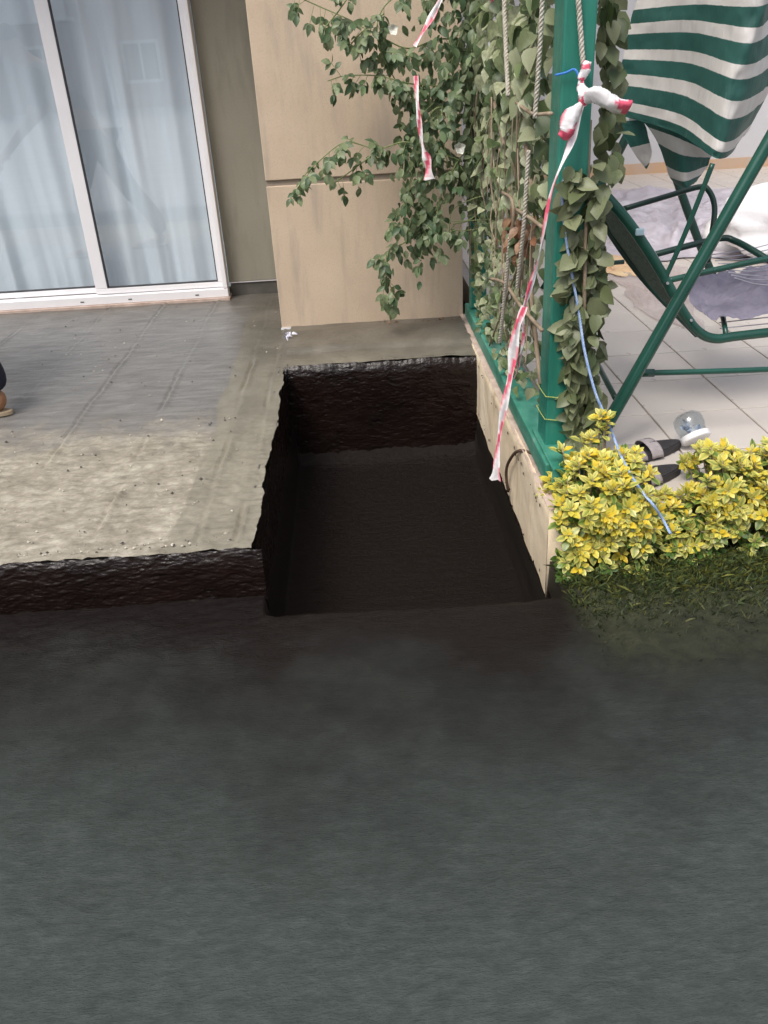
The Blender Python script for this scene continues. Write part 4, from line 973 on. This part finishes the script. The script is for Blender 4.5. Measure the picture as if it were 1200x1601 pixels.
la, ra = V_((-2.23, 3.47, 1.30)), V_((-2.23, 3.87, 1.30))
body = [(hip, .12), (V_((-2.05, 3.67, 1.08)), .115), (ch, (.15, .12)), (nk, .055), (hd, (.085, .10)), (V_((-2.50, 3.67, 1.58)), (.08, .09)),
        (la, .058), (V_((-2.38, 3.42, 1.06)), .042), (V_((-2.60, 3.46, .88)), .032), (V_((-2.67, 3.47, .82)), (.040, .018)), (ra, .058), (V_((-2.30, 3.92, 1.04)), .042), (V_((-2.52, 3.90, .84)), .032), (V_((-2.59, 3.89, .78)), (.040, .018)),
        (V_((-1.92, 3.60, .86)), .085), (V_((-1.80, 3.53, .50)), .058), (FA+V_((0, 0, .14)), .036), (V_((-1.96, 3.76, .86)), .085), (V_((-2.08, 3.83, .48)), .058), (FB+V_((0, 0, .14)), .036)]
ed = [(0,1),(1,2),(2,3),(3,4),(4,5),(2,6),(6,7),(7,8),(8,9),(2,10),(10,11),(11,12),(12,13),(0,14),(14,15),(15,16),(0,17),(17,18),(18,19)]
hands = [(9, V_((-.06, 0, -.06))), (13, V_((-.06, 0, -.06)))]
for hi_, dd in hands:
    base = body[hi_][0]
    for k in range(4):
        o_ = V_((0, (k-1.5)*.019, 0)); ln = (.85, 1, .95, .75)[k]; i0 = len(body); body.append((base+dd*.5+o_, .009)); body.append((base+dd*(.5+.5*ln)+o_+V_((.005, 0, -.015)), .008)); body.append((base+dd*(.5+.7*ln)+o_+V_((.022, 0, -.03)), .007)); ed += [(hi_, i0), (i0, i0+1), (i0+1, i0+2)]
    i0 = len(body); body.append((base+V_((0, .038, -.03)), .010)); body.append((base+V_((-.02, .045, -.055)), .009)); ed += [(hi_, i0), (i0, i0+1)]
skin('body', body, ed, M_skin)
skin('trousers', [(hip+V_((-.02, 0, .03)), (.16, .135)), (V_((-1.92, 3.59, .84)), .105), (V_((-1.79, 3.53, .50)), .080), (FA+V_((.012, 0, .22)), .070), (FA+V_((.028, 0, .100)), .064), (V_((-1.96, 3.77, .84)), .105), (V_((-2.09, 3.83, .48)), .080), (FB+V_((0, 0, .22)), .066), (FB+V_((0, 0, .095)), .060)],
     [(0,1),(1,2),(2,3),(3,4),(0,5),(5,6),(6,7),(7,8)], M_trs)
skin('shirt', [(V_((-1.97, 3.67, .98)), (.145, .14)), (V_((-2.09, 3.67, 1.10)), .14), (ch, (.175, .145)), (V_((-2.30, 3.67, 1.36)), .08), (la, .078), (V_((-2.36, 3.43, 1.10)), .060), (ra, .078), (V_((-2.29, 3.91, 1.08)), .060)], [(0,1),(1,2),(2,3),(2,4),(4,5),(2,6),(6,7)], M_shirt)
skin('hair', [(V_((-2.50, 3.67, 1.60)), (.088, .095)), (V_((-2.44, 3.67, 1.57)), (.088, .09)), (V_((-2.40, 3.67, 1.50)), .07)], [(0,1),(1,2)], M_hair)
for A_ in (FA, FB):
    skin('boot', [(A_+V_((.012, 0, .12)), .047), (A_+V_((.025, 0, .052)), (.046, .040)), (A_+V_((-.06, 0, .050)), (.042, .038)), (A_+V_((-.15, 0, .040)), (.046, .028)), (A_+V_((-.20, 0, .036)), (.036, .022))], [(0,1),(1,2),(2,3),(3,4)], M_boot)
    n = 28; o_ = []
    for k in range(n):
        t = 2*math.pi*k/n; x = .150*math.cos(t); w = (.050-.006*(x/.15)); o_.append((A_.x-.082+x, A_.y+w*math.sin(t)))
    g = G().add([(x, y, .003) for x, y in o_]+[(x, y, .024) for x, y in o_], [(k, (k+1) % n, n+(k+1) % n, n+k) for k in range(n)]+[tuple(range(n-1, -1, -1)), tuple(range(n, 2*n))])
    obj('boot_sole', g, M_bsole, pr, bevel=.004)
